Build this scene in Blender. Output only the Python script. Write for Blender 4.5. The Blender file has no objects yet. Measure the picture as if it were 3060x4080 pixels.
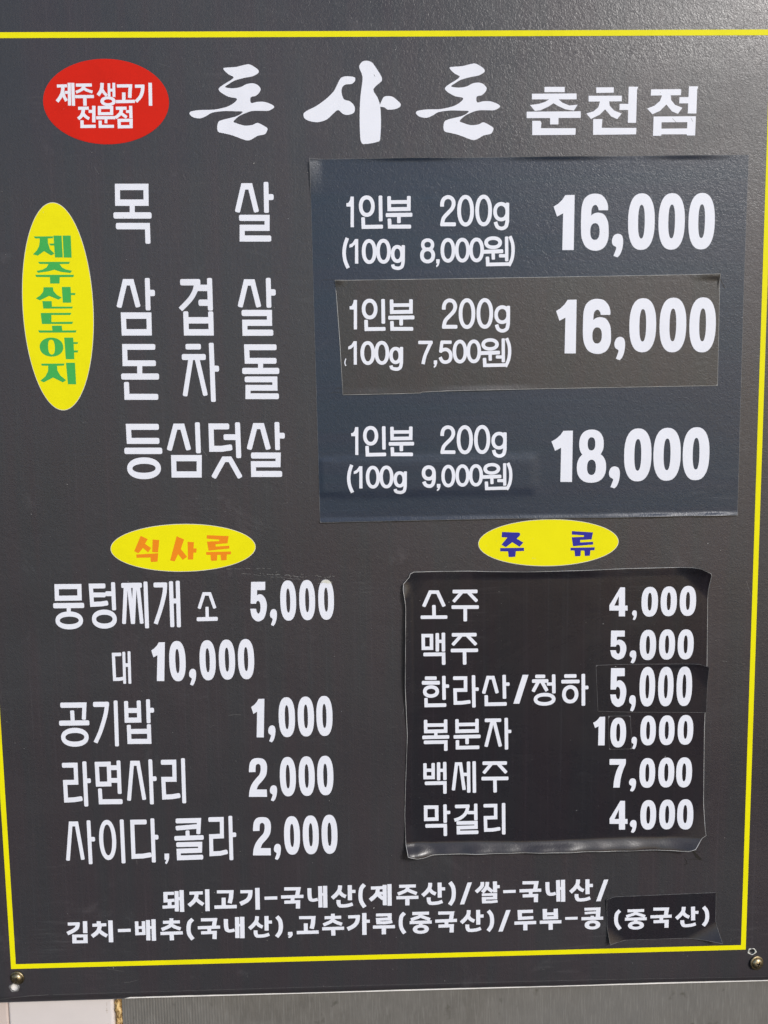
import bpy, bmesh, math, random
import numpy as np
from mathutils import Vector, Matrix
from mathutils.geometry import delaunay_2d_cdt

# ------------------------------------------------------------------ camera, light, exposure
scene = bpy.context.scene
COL = scene.collection
MM = 0.001
TOP = 1.90          # height above the ground of the top of the yellow border, metres

def W(X, Y, out=0.0):
    """millimetres on the board (X right, Y down, 'out' towards the viewer) -> world metres"""
    return Vector((X * MM, -out * MM, TOP - Y * MM))

cam_d = bpy.data.cameras.new('camera')
cam = bpy.data.objects.new('camera', cam_d)
COL.objects.link(cam)
cam_d.lens = 27.0
cam_d.sensor_width = 36.0
cam_d.clip_start = 0.01
cam_d.clip_end = 200.0
right = Vector((0.99970122, -0.02030780, -0.01360410))
up = Vector((0.01546005, 0.09422452, 0.99543092))
back = right.cross(up).normalized()
up = back.cross(right).normalized()
M = Matrix((right, up, back)).transposed().to_4x4()
M.translation = W(273.921, 274.290, 550.387)
cam.matrix_world = M
scene.camera = cam

SUN_EL, SUN_AZ = math.radians(32), math.radians(35)      # azimuth measured from straight out of the wall towards the right
world = bpy.data.worlds.new('World')
scene.world = world
world.use_nodes = True
nt = world.node_tree
sky = nt.nodes.new('ShaderNodeTexSky')
sky.sky_type = 'NISHITA'
sky.sun_disc = False
sky.sun_elevation = SUN_EL
sky.sun_rotation = math.radians(180) - SUN_AZ
sky.air_density = 1.0
sky.dust_density = 1.2
nt.links.new(sky.outputs[0], nt.nodes['Background'].inputs[0])
nt.nodes['Background'].inputs[1].default_value = 0.105
sd = bpy.data.lights.new('sun', 'SUN')
sd.energy = 1.7
sd.angle = math.radians(10)
sd.color = (1.0, 0.97, 0.94)
sun = bpy.data.objects.new('sun', sd)
COL.objects.link(sun)
sdir = Vector((math.sin(SUN_AZ) * math.cos(SUN_EL), -math.cos(SUN_AZ) * math.cos(SUN_EL), math.sin(SUN_EL)))
sun.rotation_euler = sdir.to_track_quat('Z', 'Y').to_euler()
sun.location = sdir * 5
scene.view_settings.view_transform = 'Standard'
scene.view_settings.look = 'None'
scene.view_settings.gamma = 1.0
scene.view_settings.exposure = 0.5

# ------------------------------------------------------------------ materials
def new_mat(name):
    m = bpy.data.materials.new(name)
    m.use_nodes = True
    n = m.node_tree.nodes
    return m, n, m.node_tree.links, n['Principled BSDF']

def noise(n, l, co, scale, detail=2.0, rough=0.5, dist=0.0, mapping=None):
    t = n.new('ShaderNodeTexNoise')
    t.inputs['Scale'].default_value = scale
    t.inputs['Detail'].default_value = detail
    t.inputs['Roughness'].default_value = rough
    t.inputs['Distortion'].default_value = dist
    if mapping:
        mp = n.new('ShaderNodeMapping')
        mp.inputs['Scale'].default_value = mapping
        l.new(co, mp.inputs[0])
        l.new(mp.outputs[0], t.inputs['Vector'])
    else:
        l.new(co, t.inputs['Vector'])
    return t.outputs['Fac']

def ramp(n, l, fac, a, b, va=0.0, vb=1.0):
    r = n.new('ShaderNodeMapRange')
    r.inputs['From Min'].default_value = a
    r.inputs['From Max'].default_value = b
    r.inputs['To Min'].default_value = va
    r.inputs['To Max'].default_value = vb
    l.new(fac, r.inputs['Value'])
    return r.outputs['Result']

def mixc(n, l, fac, c1, c2, mode='MIX'):
    m = n.new('ShaderNodeMix')
    m.data_type = 'RGBA'
    m.blend_type = mode
    for sock, v in ((m.inputs[6], c1), (m.inputs[7], c2)):
        if isinstance(v, tuple): sock.default_value = (*v, 1)
        else: l.new(v, sock)
    if isinstance(fac, float): m.inputs[0].default_value = fac
    else: l.new(fac, m.inputs[0])
    return m.outputs[2]

def math2(n, l, op, a, b):
    m = n.new('ShaderNodeMath')
    m.operation = op
    for i, v in enumerate((a, b)):
        if isinstance(v, (int, float)): m.inputs[i].default_value = v
        else: l.new(v, m.inputs[i])
    return m.outputs[0]

def vinyl(name, base, rough=0.38, grain=0.00017, gscale=470, streak=None, spec=0.5, scuff=0.12, streak_amt=0.12):
    """printed, orange-peel textured laminate"""
    m, n, l, p = new_mat(name)
    co = n.new('ShaderNodeTexCoord').outputs['Object']
    big = noise(n, l, co, 9, 4, 0.6)
    fine = noise(n, l, co, 900, 2, 0.6)
    c = mixc(n, l, ramp(n, l, big, 0.3, 0.7), tuple(v * 0.93 for v in base), tuple(v * 1.08 for v in base))
    c = mixc(n, l, ramp(n, l, fine, 0.25, 0.75), c, tuple(v * 1.25 for v in base))
    if streak:
        sfac = noise(n, l, co, 1.0, 3, 0.6, mapping=streak)
        c = mixc(n, l, ramp(n, l, sfac, 0.55, 0.75, 0, streak_amt * 4), c, tuple(v * 1.9 + 0.004 for v in base))
    sc = noise(n, l, co, 26, 8, 0.72, 0.6)                      # dull dusty scuffs
    c = mixc(n, l, ramp(n, l, sc, 0.60, 0.80, 0, scuff), c, (0.30, 0.30, 0.31))
    # wiped and greasy areas: long soft smears change the gloss
    sm = noise(n, l, co, 5.0, 6, 0.7, 1.2, mapping=(0.6, 1, 1.5))
    r = ramp(n, l, sm, 0.35, 0.68, rough - 0.07, rough + 0.10)
    r = math2(n, l, 'ADD', r, ramp(n, l, noise(n, l, co, 60, 6, 0.7), 0.3, 0.7, -0.03, 0.03))
    # faint wiping streaks
    wp = noise(n, l, co, 1.0, 4, 0.65, 0.3, mapping=(30, 30, 420))
    wm = ramp(n, l, noise(n, l, co, 11, 3, 0.5), 0.52, 0.68, 0, 0.5)
    c = mixc(n, l, math2(n, l, 'MULTIPLY', ramp(n, l, wp, 0.52, 0.75, 0, 0.35), wm), c, (0.16, 0.16, 0.165))
    # print head banding: warmer and cooler columns
    tint = noise(n, l, co, 1.0, 2, 0.5, mapping=(70, 3, 5) if not streak or streak[0] > 100 else (3, 3, 70))
    c = mixc(n, l, ramp(n, l, tint, 0.4, 0.6), mixc(n, l, 1.0, c, (1.06, 0.98, 1.01), 'MULTIPLY'), mixc(n, l, 1.0, c, (0.96, 1.01, 1.02), 'MULTIPLY'))
    l.new(c, p.inputs['Base Color'])
    l.new(r, p.inputs['Roughness'])
    p.inputs['Specular IOR Level'].default_value = spec
    g1 = noise(n, l, co, gscale, 2.5, 0.55, 1.6)
    g2 = noise(n, l, co, gscale * 0.32, 2, 0.5, 0.8)
    h = math2(n, l, 'ADD', g1, math2(n, l, 'MULTIPLY', g2, 0.6))
    b = n.new('ShaderNodeBump')
    b.inputs['Strength'].default_value = 1.0
    b.inputs['Distance'].default_value = grain
    l.new(h, b.inputs['Height'])
    l.new(b.outputs[0], p.inputs['Normal'])
    return m

def plain(name, base, rough=0.5, metallic=0.0, var=0.06, scale=60, bump=0.0, bscale=600, spec=0.5, wear=0.0):
    m, n, l, p = new_mat(name)
    co = n.new('ShaderNodeTexCoord').outputs['Object']
    f = noise(n, l, co, scale, 5, 0.6)
    c = mixc(n, l, ramp(n, l, f, 0.3, 0.7), tuple(v * (1 - var) for v in base), tuple(min(1, v * (1 + var)) for v in base))
    if wear:
        dirt = tuple(v * 0.45 for v in base)
        c = mixc(n, l, ramp(n, l, noise(n, l, co, 18, 8, 0.7, 0.5), 0.52, 0.80, 0, wear), c, dirt)
        c = mixc(n, l, ramp(n, l, noise(n, l, co, 210, 5, 0.65, 0.8), 0.68, 0.78, 0, wear * 2), c, dirt)
    l.new(c, p.inputs['Base Color'])
    p.inputs['Roughness'].default_value = rough
    p.inputs['Metallic'].default_value = metallic
    p.inputs['Specular IOR Level'].default_value = spec
    if bump:
        b = n.new('ShaderNodeBump')
        b.inputs['Distance'].default_value = bump
        l.new(noise(n, l, co, bscale, 3, 0.6, 1.0), b.inputs['Height'])
        l.new(b.outputs[0], p.inputs['Normal'])
    return m

MAT = {
    'board': vinyl('dark_laminate', (0.0345, 0.0325, 0.0362), streak=(900, 10, 6), streak_amt=0.09),
    'blue': vinyl('slate_blue_laminate', (0.0215, 0.031, 0.048), streak=(8, 10, 900), rough=0.36, scuff=0.05, streak_amt=0.08, spec=0.36),
    'grey': vinyl('brown_grey_laminate', (0.0350, 0.0325, 0.0325), rough=0.40, scuff=0.05, spec=0.45),
    'black': vinyl('black_laminate', (0.0180, 0.0168, 0.0205), streak=(420, 4, 3), rough=0.28, grain=0.00006, scuff=0.03, streak_amt=0.10, spec=0.42),
    'white': plain('white_vinyl', (0.76, 0.78, 0.86), 0.5, spec=0.3, bump=0.00004, bscale=520, var=0.02, wear=0.16),
    'yellow': plain('yellow_vinyl', (0.80, 0.74, 0.004), 0.55, spec=0.12, bump=0.00004, bscale=520, var=0.02, wear=0.2),
    'red': plain('red_vinyl', (0.60, 0.016, 0.006), 0.55, spec=0.12, bump=0.00004, bscale=520, var=0.03, wear=0.3),
    'green': plain('green_ink', (0.055, 0.40, 0.085), 0.55, spec=0.15, var=0.05),
    'orange': plain('orange_ink', (0.80, 0.24, 0.012), 0.55, spec=0.15, var=0.03),
    'blueink': plain('blue_ink', (0.030, 0.028, 0.30), 0.55, spec=0.15, var=0.05),
    'edge': plain('cut_vinyl_edge', (0.36, 0.36, 0.36), 0.6, var=0.6, scale=40),
    'edge_dark': plain('dark_vinyl_edge', (0.13, 0.13, 0.135), 0.6, var=0.5, scale=160),
    'core': plain('white_foam_core', (0.78, 0.76, 0.74), 0.7, var=0.12, scale=90),
    'dust': plain('pale_dust', (0.42, 0.42, 0.42), 0.8, var=0.2),
    'grime': plain('dark_grime', (0.010, 0.009, 0.008), 0.6, var=0.3),
    'residue': plain('dried_adhesive', (0.17, 0.17, 0.17), 0.4, var=0.4, scale=300),
    'film': plain('yellowed_film', (0.66, 0.66, 0.60), 0.35, var=0.08, scale=300),
}

# ------------------------------------------------------------------ shapes of the lettering
def _catmull(P, closed, n=4):
    N=len(P); out=[]
    segs = N if closed else N-1
    for i in range(segs):
        if closed: a,b,c,d=P[(i-1)%N],P[i],P[(i+1)%N],P[(i+2)%N]
        else: a,b,c,d=P[max(i-1,0)],P[i],P[i+1],P[min(i+2,N-1)]
        # centripetal-like guard: very short neighbours give sharp corners
        lbc=math.dist(b,c)
        t1=[(c[k]-a[k]) for k in (0,1)]; t2=[(d[k]-b[k]) for k in (0,1)]
        def lim(t,near):
            l=math.hypot(*t) or 1e-9
            s=min(0.5*l, 0.9*lbc, 1.5*near)/l
            return (t[0]*s,t[1]*s)
        t1=lim(t1,math.dist(a,b) if a!=b else lbc); t2=lim(t2,math.dist(c,d) if c!=d else lbc)
        k=n if lbc>6e-9 else 1
        for j in range(k):
            t=j/k; t_2=t*t; t_3=t_2*t
            h=(2*t_3-3*t_2+1, t_3-2*t_2+t, -2*t_3+3*t_2, t_3-t_2)
            out.append(tuple(h[0]*b[q]+h[1]*t1[q]+h[2]*c[q]+h[3]*t2[q] for q in (0,1)))
    if not closed: out.append(tuple(P[-1]))
    return out
def _sup(cx,cy,rx,ry,n,k):
    out=[]
    for i in range(k):
        a=2*math.pi*i/k; c,s=math.cos(a),math.sin(a)
        out.append((cx+rx*math.copysign(abs(c)**(2/n),c), cy+ry*math.copysign(abs(s)**(2/n),s)))
    return out
def _stroke(P, wv, wh, rnd):
    closed = len(P)>2 and math.dist(P[0],P[-1])<1e-6
    if closed: P=P[:-1]
    N=len(P); segs=[]
    for i in range(N if closed else N-1):
        a,b=P[i],P[(i+1)%N]; l=math.dist(a,b)
        d=((b[0]-a[0])/l,(b[1]-a[1])/l)
        h=0.5*(wv*d[1]**2+wh*d[0]**2)
        segs.append((a,b,d,h))
    def joint(s1,s2,side):
        (a,b,d1,h1),(_,_,d2,h2)=s1,s2
        n1=(-d1[1]*side,d1[0]*side); n2=(-d2[1]*side,d2[0]*side)
        cr=d1[0]*d2[1]-d1[1]*d2[0]
        p1=(b[0]+n1[0]*h1,b[1]+n1[1]*h1); p2=(b[0]+n2[0]*h2,b[1]+n2[1]*h2)
        if abs(cr)<0.15: return ((p1[0]+p2[0])/2,(p1[1]+p2[1])/2)
        t=((p2[0]-p1[0])*d2[1]-(p2[1]-p1[1])*d2[0])/cr
        q=(p1[0]+d1[0]*t,p1[1]+d1[1]*t)
        m=math.dist(q,b); mx=2.6*max(h1,h2)
        if m>mx: q=(b[0]+(q[0]-b[0])*mx/m,b[1]+(q[1]-b[1])*mx/m)
        return q
    polys=[]; n=len(segs)
    for i,(a,b,d,h) in enumerate(segs):
        nn=(-d[1],d[0])
        first=not closed and i==0; last=not closed and i==n-1
        r=h*rnd
        r=min(r,math.dist(a,b)*0.45)
        def cap(o,s): # end at o, outward dir d*s ; returns L(left side) then R chain
            L=(o[0]-d[0]*s*r+nn[0]*h,o[1]-d[1]*s*r+nn[1]*h); R=(o[0]-d[0]*s*r-nn[0]*h,o[1]-d[1]*s*r-nn[1]*h)
            if rnd<=0: return [L,R]
            ch=[]
            k1=h-r+r*.707; b1=r-r*.707
            for w,bk in ((h,r),(k1,b1),(h-r,0)): ch.append((o[0]-d[0]*s*bk+nn[0]*w,o[1]-d[1]*s*bk+nn[1]*w))
            for w,bk in ((h-r,0),(k1,b1),(h,r)): ch.append((o[0]-d[0]*s*bk-nn[0]*w,o[1]-d[1]*s*bk-nn[1]*w))
            return ch
        A=cap(a,-1) if first else [joint(segs[i-1],segs[i],1),joint(segs[i-1],segs[i],-1)]
        B=cap(b,1) if last else [joint(segs[i],segs[(i+1)%n],1),joint(segs[i],segs[(i+1)%n],-1)]
        q=list(reversed(A))+B
        m=len(q); cr=[(q[(j+1)%m][0]-q[j][0])*(q[(j+2)%m][1]-q[(j+1)%m][1])-(q[(j+1)%m][1]-q[j][1])*(q[(j+2)%m][0]-q[(j+1)%m][0]) for j in range(m)]
        if min(cr)<0<max(cr):      # folded over at a tight bend: use plain triangles instead
            polys+=[[q[0],q[j],q[j+1]] for j in range(1,m-1)]
        else: polys.append(q)
    return polys
def outlines(prims):
    """prims: list of (kind, nums) -> list of (is_hole, polygon)"""
    out=[]
    for k,v in prims:
        if k in 'pH': out.append((k=='H',v))
        elif k=='c': out.append((False,_catmull(v,True,3)))
        elif k in 'sb': out+= [(False,q) for q in _stroke(v[1:],v[0][0],v[0][1],0.5 if k=='s' else 0.0)]
        elif k=='v': out+= [(False,q) for q in _stroke(_catmull(v[1:],False,3),v[0][0],v[0][1],0.12)]
        elif k=='E': out.append((False,_sup(*v,36)))
        elif k=='h': out.append((True,_sup(*v,24)))
        elif k=='o':
            cx,cy,rx,ry,wv,wh=v; n=36
            O=_sup(cx,cy,rx,ry,2.15,n); I=_sup(cx,cy,rx-wv,ry-wh,2.1,n)
            for i in range(n): out.append((False,[O[i],O[(i+1)%n],I[(i+1)%n],I[i]]))
    return out
def parse(t):
    pr=[]
    for ln in t.replace(';','\n').split('\n'):
        q=ln.split()
        if not q: continue
        k=q[0]
        if k in 'pHc': pr.append((k,[tuple(map(float,s.split(','))) for s in q[1:]]))
        elif k in 'sbv': pr.append((k,[(float(q[1]),float(q[2]))]+[tuple(map(float,s.split(','))) for s in q[3:]]))
        else: pr.append((k,[float(s) for s in q[1:]]))
    return pr
# ------------------------------------------------------------------ lettering geometry
def text_mesh(name, glyphs, out, hfun, origin):
    """lay a run of printed characters on the board; their outlines are merged into one clean flat mesh"""
    verts, faces, info = [], [], []
    for gi, g in enumerate(glyphs):
        for hole, po in outlines(parse(g)):
            po = [(x * 0.05, y * 0.05) for x, y in po]
            a = sum(po[i][0] * po[(i + 1) % len(po)][1] - po[(i + 1) % len(po)][0] * po[i][1] for i in range(len(po)))
            if abs(a) < 1e-5: continue
            if a < 0: po.reverse()
            b = len(verts)
            verts += [Vector(p) for p in po]
            faces.append(list(range(b, b + len(po))))
            info.append((gi, hole))
    ov, oe, of, _, _, oorig = delaunay_2d_cdt(verts, [], faces, 0, 1e-4)
    keep = []
    for f, og in zip(of, oorig):
        if len(f) < 3: continue
        fills = {info[k][0] for k in og if not info[k][1]}
        holes = {info[k][0] for k in og if info[k][1]}
        if fills - holes: keep.append(f)
    used = sorted({i for f in keep for i in f})
    ix = {v: i for i, v in enumerate(used)}
    pts = [W(ov[i][0], ov[i][1], out + hfun(ov[i][0], ov[i][1])) - origin for i in used]
    me = bpy.data.meshes.new(name)
    fl = []
    for f in keep:
        a, b, c = (ov[i] for i in f[:3])
        cr = (b[0] - a[0]) * (c[1] - a[1]) - (b[1] - a[1]) * (c[0] - a[0])
        q = [ix[i] for i in f]
        fl.append(q if cr < 0 else q[::-1])        # Y points down on the board
    fl = [f[::-1] for f in fl]
    me.from_pydata(pts, [], fl)
    return me

def obj(name, me, mat, parent=None, label=None, kind=None):
    o = bpy.data.objects.new(name, me)
    for m in (mat if isinstance(mat, (list, tuple)) else [mat]): me.materials.append(m)
    COL.objects.link(o)
    if parent: o.parent = parent
    if label: o['label'] = label
    if kind: o['kind'] = kind
    return o

def thing(name, label, cat, X, Y, out=0.0, group=None):
    o = bpy.data.objects.new(name, None)
    o.empty_display_size = 0.02
    COL.objects.link(o)
    o.location = W(X, Y, out)
    o['label'] = label
    o['category'] = cat
    if group: o['group'] = group
    return o

def sstep(t):
    t = min(1.0, max(0.0, t))
    return t * t * (3 - 2 * t)

def ell(cx, cy, rx, ry, n=96, exp=2.0):
    return _sup(cx, cy, rx, ry, exp, n)

def dense(po, d):
    out = []
    for i, a in enumerate(po):
        b = po[(i + 1) % len(po)]
        k = max(1, int(math.dist(a, b) / d))
        out += [(a[0] + (b[0] - a[0]) * j / k, a[1] + (b[1] - a[1]) * j / k) for j in range(k)]
    return out

def inset(po, d):
    n = len(po); out = []
    ar = sum(po[i][0] * po[(i + 1) % n][1] - po[(i + 1) % n][0] * po[i][1] for i in range(n))
    s = 1 if ar > 0 else -1
    for i in range(n):
        a, c = po[i - 1], po[(i + 1) % n]
        t = (c[0] - a[0], c[1] - a[1]); l = math.hypot(*t) or 1
        out.append((po[i][0] - s * t[1] / l * d, po[i][1] + s * t[0] / l * d))
    return out

def inside_and_dist(P, poly):
    P = np.asarray(P); poly = np.asarray(poly)
    ins = np.zeros(len(P), bool); dist = np.full(len(P), 1e9)
    for i in range(len(poly)):
        a, b = poly[i], poly[(i + 1) % len(poly)]
        c = (a[1] > P[:, 1]) != (b[1] > P[:, 1])
        with np.errstate(divide='ignore', invalid='ignore'):
            xi = (b[0] - a[0]) * (P[:, 1] - a[1]) / (b[1] - a[1]) + a[0]
        ins ^= c & (P[:, 0] < xi)
        ab = b - a
        t = np.clip(((P - a) @ ab) / max(ab @ ab, 1e-12), 0, 1)
        dist = np.minimum(dist, np.linalg.norm(P - (a + t[:, None] * ab), axis=1))
    return ins, dist

def sheet_mesh(name, outline, hfun, base, thick, origin, step=4.0, fine=1.0, band=10.0, rim=0.3, holes=()):
    """a thin sheet with real thickness, following the height field hfun, pale cut rim"""
    oc = dense(outline, 1.2)
    if sum(oc[i][0] * oc[(i + 1) % len(oc)][1] - oc[(i + 1) % len(oc)][0] * oc[i][1] for i in range(len(oc))) < 0: oc.reverse()
    ri = inset(oc, rim)
    n = len(oc)
    xs = [p[0] for p in oc]; ys = [p[1] for p in oc]
    g = [(x, y) for x in np.arange(min(xs), max(xs), step) for y in np.arange(min(ys), max(ys), step)]
    ins, d = inside_and_dist(g, oc[::3] if len(oc) > 900 else oc)
    pts = [p for p, i, q in zip(g, ins, d) if i and q > max(rim + 0.5, (band if fine else 0))]
    if fine:
        g = np.array([(x, y) for x in np.arange(min(xs), max(xs), fine) for y in np.arange(min(ys), max(ys), fine)])
        m = (g[:, 0] < min(xs) + band + 3) | (g[:, 0] > max(xs) - band - 3) | (g[:, 1] < min(ys) + band + 3) | (g[:, 1] > max(ys) - band - 3)
        g = g[m]
        ins, d = inside_and_dist(g, oc[::3] if len(oc) > 900 else oc)
        pts += [tuple(p) for p, i, q in zip(g, ins, d) if i and rim + 0.35 < q <= band]
    V = [Vector(p) for p in oc + ri] + [Vector(p) for p in pts]
    E = [(i, (i + 1) % n) for i in range(n)] + [(n + i, n + (i + 1) % n) for i in range(n)]
    hs = []
    V = V[:2 * n] + [v for v in V[2 * n:] if all(math.dist(v, (hx, hy)) > hr + 0.3 for hx, hy, hr in holes)]
    for hx, hy, hr in holes:
        c = ell(hx, hy, hr, hr, 24)
        b = len(V)
        V += [Vector(p) for p in c]
        E += [(b + i, b + (i + 1) % 24) for i in range(24)]
        hs.append((hx, hy, hr))
    ov, oe, of, orig, _, _ = delaunay_2d_cdt(V, E, [], 1, 1e-5)
    rimset = {i for i, o in enumerate(orig) if any(k < 2 * n for k in o)}
    fr = []
    for f in of:
        c = [sum(ov[i][k] for i in f) / len(f) for k in (0, 1)]
        if any(math.dist(c, (x, y)) < r * 0.99 for x, y, r in hs): continue
        a, b2, c2 = (ov[i] for i in f[:3])
        cr = (b2[0] - a[0]) * (c2[1] - a[1]) - (b2[1] - a[1]) * (c2[0] - a[0])
        fr.append(list(f) if cr > 0 else list(f)[::-1])
    # keep only triangles inside the outline
    cen = [(sum(ov[i][0] for i in f) / 3, sum(ov[i][1] for i in f) / 3) for f in fr]
    ins, _ = inside_and_dist(cen, oc)
    fr = [f for f, i in zip(fr, ins) if i]
    N = len(ov)
    H = [hfun(v[0], v[1]) for v in ov]
    vs = [W(v[0], v[1], base + thick + h) - origin for v, h in zip(ov, H)] + [W(v[0], v[1], base + h) - origin for v, h in zip(ov, H)]
    faces = [f for f in fr] + [[i + N for i in f[::-1]] for f in fr]
    cnt = {}
    for f in fr:
        for a, b in zip(f, f[1:] + f[:1]): cnt[(a, b)] = 1
    side = [(a, b) for (a, b) in cnt if (b, a) not in cnt]
    faces += [[b, a, a + N, b + N] for a, b in side]
    me = bpy.data.meshes.new(name)
    me.from_pydata(vs, [], faces)
    nf = len(fr)
    for k, p in enumerate(me.polygons):
        if k < nf:
            p.use_smooth = True
            p.material_index = 1 if all(i in rimset for i in fr[k]) else 0
        elif k < 2 * nf: p.material_index = 2
        else: p.material_index = 1
    sharp = {(min(a, b), max(a, b)) for a, b in side} | {(min(a, b) + N, max(a, b) + N) for a, b in side}
    for e in me.edges:
        a, b = e.vertices
        if (min(a, b), max(a, b)) in sharp: e.use_edge_sharp = True
    return me

flat = lambda x, y: 0.0

def box_mesh(name, x0, x1, y0, y1, o0, o1, origin, bev=0.0, seg=3):
    bm = bmesh.new()
    bmesh.ops.create_cube(bm, size=1)
    for v in bm.verts:
        v.co = W(x0 if v.co.x < 0 else x1, y1 if v.co.z < 0 else y0, o1 if v.co.y < 0 else o0) - origin
    if bev: bmesh.ops.bevel(bm, geom=bm.edges[:], offset=bev * MM, segments=seg, affect='EDGES', profile=0.5)
    bmesh.ops.recalc_face_normals(bm, faces=bm.faces)
    me = bpy.data.meshes.new(name)
    bm.to_mesh(me); bm.free()
    return me

# ------------------------------------------------------------------ the wall behind
def wall_material():
    m, n, l, p = new_mat('ribbed_grey_sheet')
    co = n.new('ShaderNodeTexCoord').outputs['Object']
    f = noise(n, l, co, 40, 6, 0.7)
    f2 = noise(n, l, co, 9, 3, 0.5)
    st = noise(n, l, co, 1.0, 3, 0.6, mapping=(900, 20, 60))
    c = mixc(n, l, ramp(n, l, f, 0.3, 0.7), (0.118, 0.111, 0.100), (0.168, 0.159, 0.145))
    c = mixc(n, l, ramp(n, l, f2, 0.35, 0.65, 0, 0.5), c, (0.158, 0.156, 0.152))
    c = mixc(n, l, ramp(n, l, st, 0.5, 0.75, 0, 0.5), c, (0.25, 0.245, 0.23))
    c = mixc(n, l, ramp(n, l, noise(n, l, co, 75, 3, 0.5), 0.66, 0.74, 0, 0.5), c, (0.045, 0.042, 0.03))
    l.new(c, p.inputs['Base Color'])
    p.inputs['Roughness'].default_value = 0.55
    w = n.new('ShaderNodeTexWave')
    w.wave_type = 'BANDS'; w.bands_direction = 'X'
    w.inputs['Scale'].default_value = 145
    w.inputs['Distortion'].default_value = 0.4
    l.new(co, w.inputs['Vector'])
    sx = n.new('ShaderNodeSeparateXYZ'); l.new(co, sx.inputs[0])
    mask = ramp(n, l, sx.outputs[0], -0.16, -0.10, 1.0, 0.04)
    h = math2(n, l, 'MULTIPLY', w.outputs['Fac'], mask)
    h = math2(n, l, 'ADD', h, math2(n, l, 'MULTIPLY', noise(n, l, co, 1.0, 3, 0.6, mapping=(420, 100, 90)), 1.3))
    b = n.new('ShaderNodeBump')
    b.inputs['Distance'].default_value = 0.00016
    l.new(h, b.inputs['Height'])
    l.new(b.outputs[0], p.inputs['Normal'])
    return m

wo = W(280, 760)
wall = obj('wall', box_mesh('wall', 77.3, 760, -180, 900, -60, -7.5, wo), wall_material(), kind='structure')
wall.location = wo
wl = obj('wall_edge', box_mesh('wall_edge', 60, 77.3, -180, 900, -60, -16, W(70, 760)), plain('brown_gap', (0.10, 0.075, 0.045), 0.9, var=0.4), kind='structure')  # mottled dark brown back of the gap behind the foam
wl.name = 'wall_recess'; wl.location = W(70, 760)

def foam_material():
    m, n, l, p = new_mat('old_sealing_foam')
    co = n.new('ShaderNodeTexCoord').outputs['Object']
    f = noise(n, l, co, 260, 5, 0.65, 1.5, mapping=(1, 1, 0.45))
    r = n.new('ShaderNodeValToRGB')
    el = r.color_ramp.elements
    el[0].position = 0.30; el[0].color = (0.02, 0.012, 0.006, 1)
    el[1].position = 0.66; el[1].color = (0.80, 0.60, 0.30, 1)
    for pos, c in ((0.40, (0.22, 0.12, 0.04)), (0.50, (0.55, 0.36, 0.14))):
        el.new(pos).color = (*c, 1)
    l.new(f, r.inputs[0])
    l.new(r.outputs[0], p.inputs['Base Color'])
    p.inputs['Roughness'].default_value = 0.8
    b = n.new('ShaderNodeBump'); b.inputs['Distance'].default_value = 0.001
    l.new(f, b.inputs['Height']); l.new(b.outputs[0], p.inputs['Normal'])
    return m

def foam_mesh(origin):
    rnd = random.Random(4)
    bm = bmesh.new()
    nx, ny = 10, 90
    grid = []
    for j in range(ny + 1):
        row = []
        for i in range(nx + 1):
            u = i / nx; Y = 640 + 130 * j / ny
            h = math.sin(u * math.pi) ** 0.6 * 4.0
            h += 1.6 * math.sin(Y * 0.55 + 3 * u) * math.sin(u * 5 + Y * 0.23) + rnd.uniform(-0.8, 0.8)
            row.append(bm.verts.new(W(71.0 + 6.2 * u + 0.4 * math.sin(Y * 0.7), Y, -11.2 + h) - origin))
        grid.append(row)
    for j in range(ny):
        for i in range(nx):
            bm.faces.new((grid[j][i], grid[j + 1][i], grid[j + 1][i + 1], grid[j][i + 1])).smooth = True
    bmesh.ops.recalc_face_normals(bm, faces=bm.faces)
    ret = bmesh.ops.extrude_face_region(bm, geom=bm.faces[:])
    bmesh.ops.translate(bm, verts=[g for g in ret['geom'] if isinstance(g, bmesh.types.BMVert)], vec=(0, 0.002, 0))
    me = bpy.data.meshes.new('foam_strip'); bm.to_mesh(me); bm.free()
    return me

fo = W(74, 770)
bmf = foam_mesh(fo)
foam = obj('foam_strip', bmf, foam_material())
foam.location = fo
foam['label'] = 'crumbly yellow-brown sealing foam in the gap between white block and grey wall'
foam['category'] = 'foam'

wb = thing('white_block', 'smooth off-white plastic block below the lower left corner of the menu board', 'trim', 35, 800)
obj('face', box_mesh('face', -9.8, 70.6, 560, 800, -40, -7.0, wb.location, bev=2.2, seg=4), plain('off_white_plastic', (0.66, 0.61, 0.595), 0.45, var=0.03, scale=30, bump=0.00003, bscale=900), wb)
obj('side_lip', box_mesh('side_lip', -60, -10.4, 560, 800, -40, -7.8, wb.location, bev=1.2), plain('pinkish_plastic', (0.58, 0.49, 0.45), 0.5, var=0.05), wb)
obj('scratch', text_mesh('scratch', ['c 1310,14150 1314,14150 1316,14240 1312,14244', 'c 1296,14196 1330,14190 1332,14194 1298,14201', 'c 1316,14060 1319,14060 1317,14128 1314,14126'], -6.93, flat, wb.location), plain('brown_scuff', (0.34, 0.27, 0.2), 0.6), wb)

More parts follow.
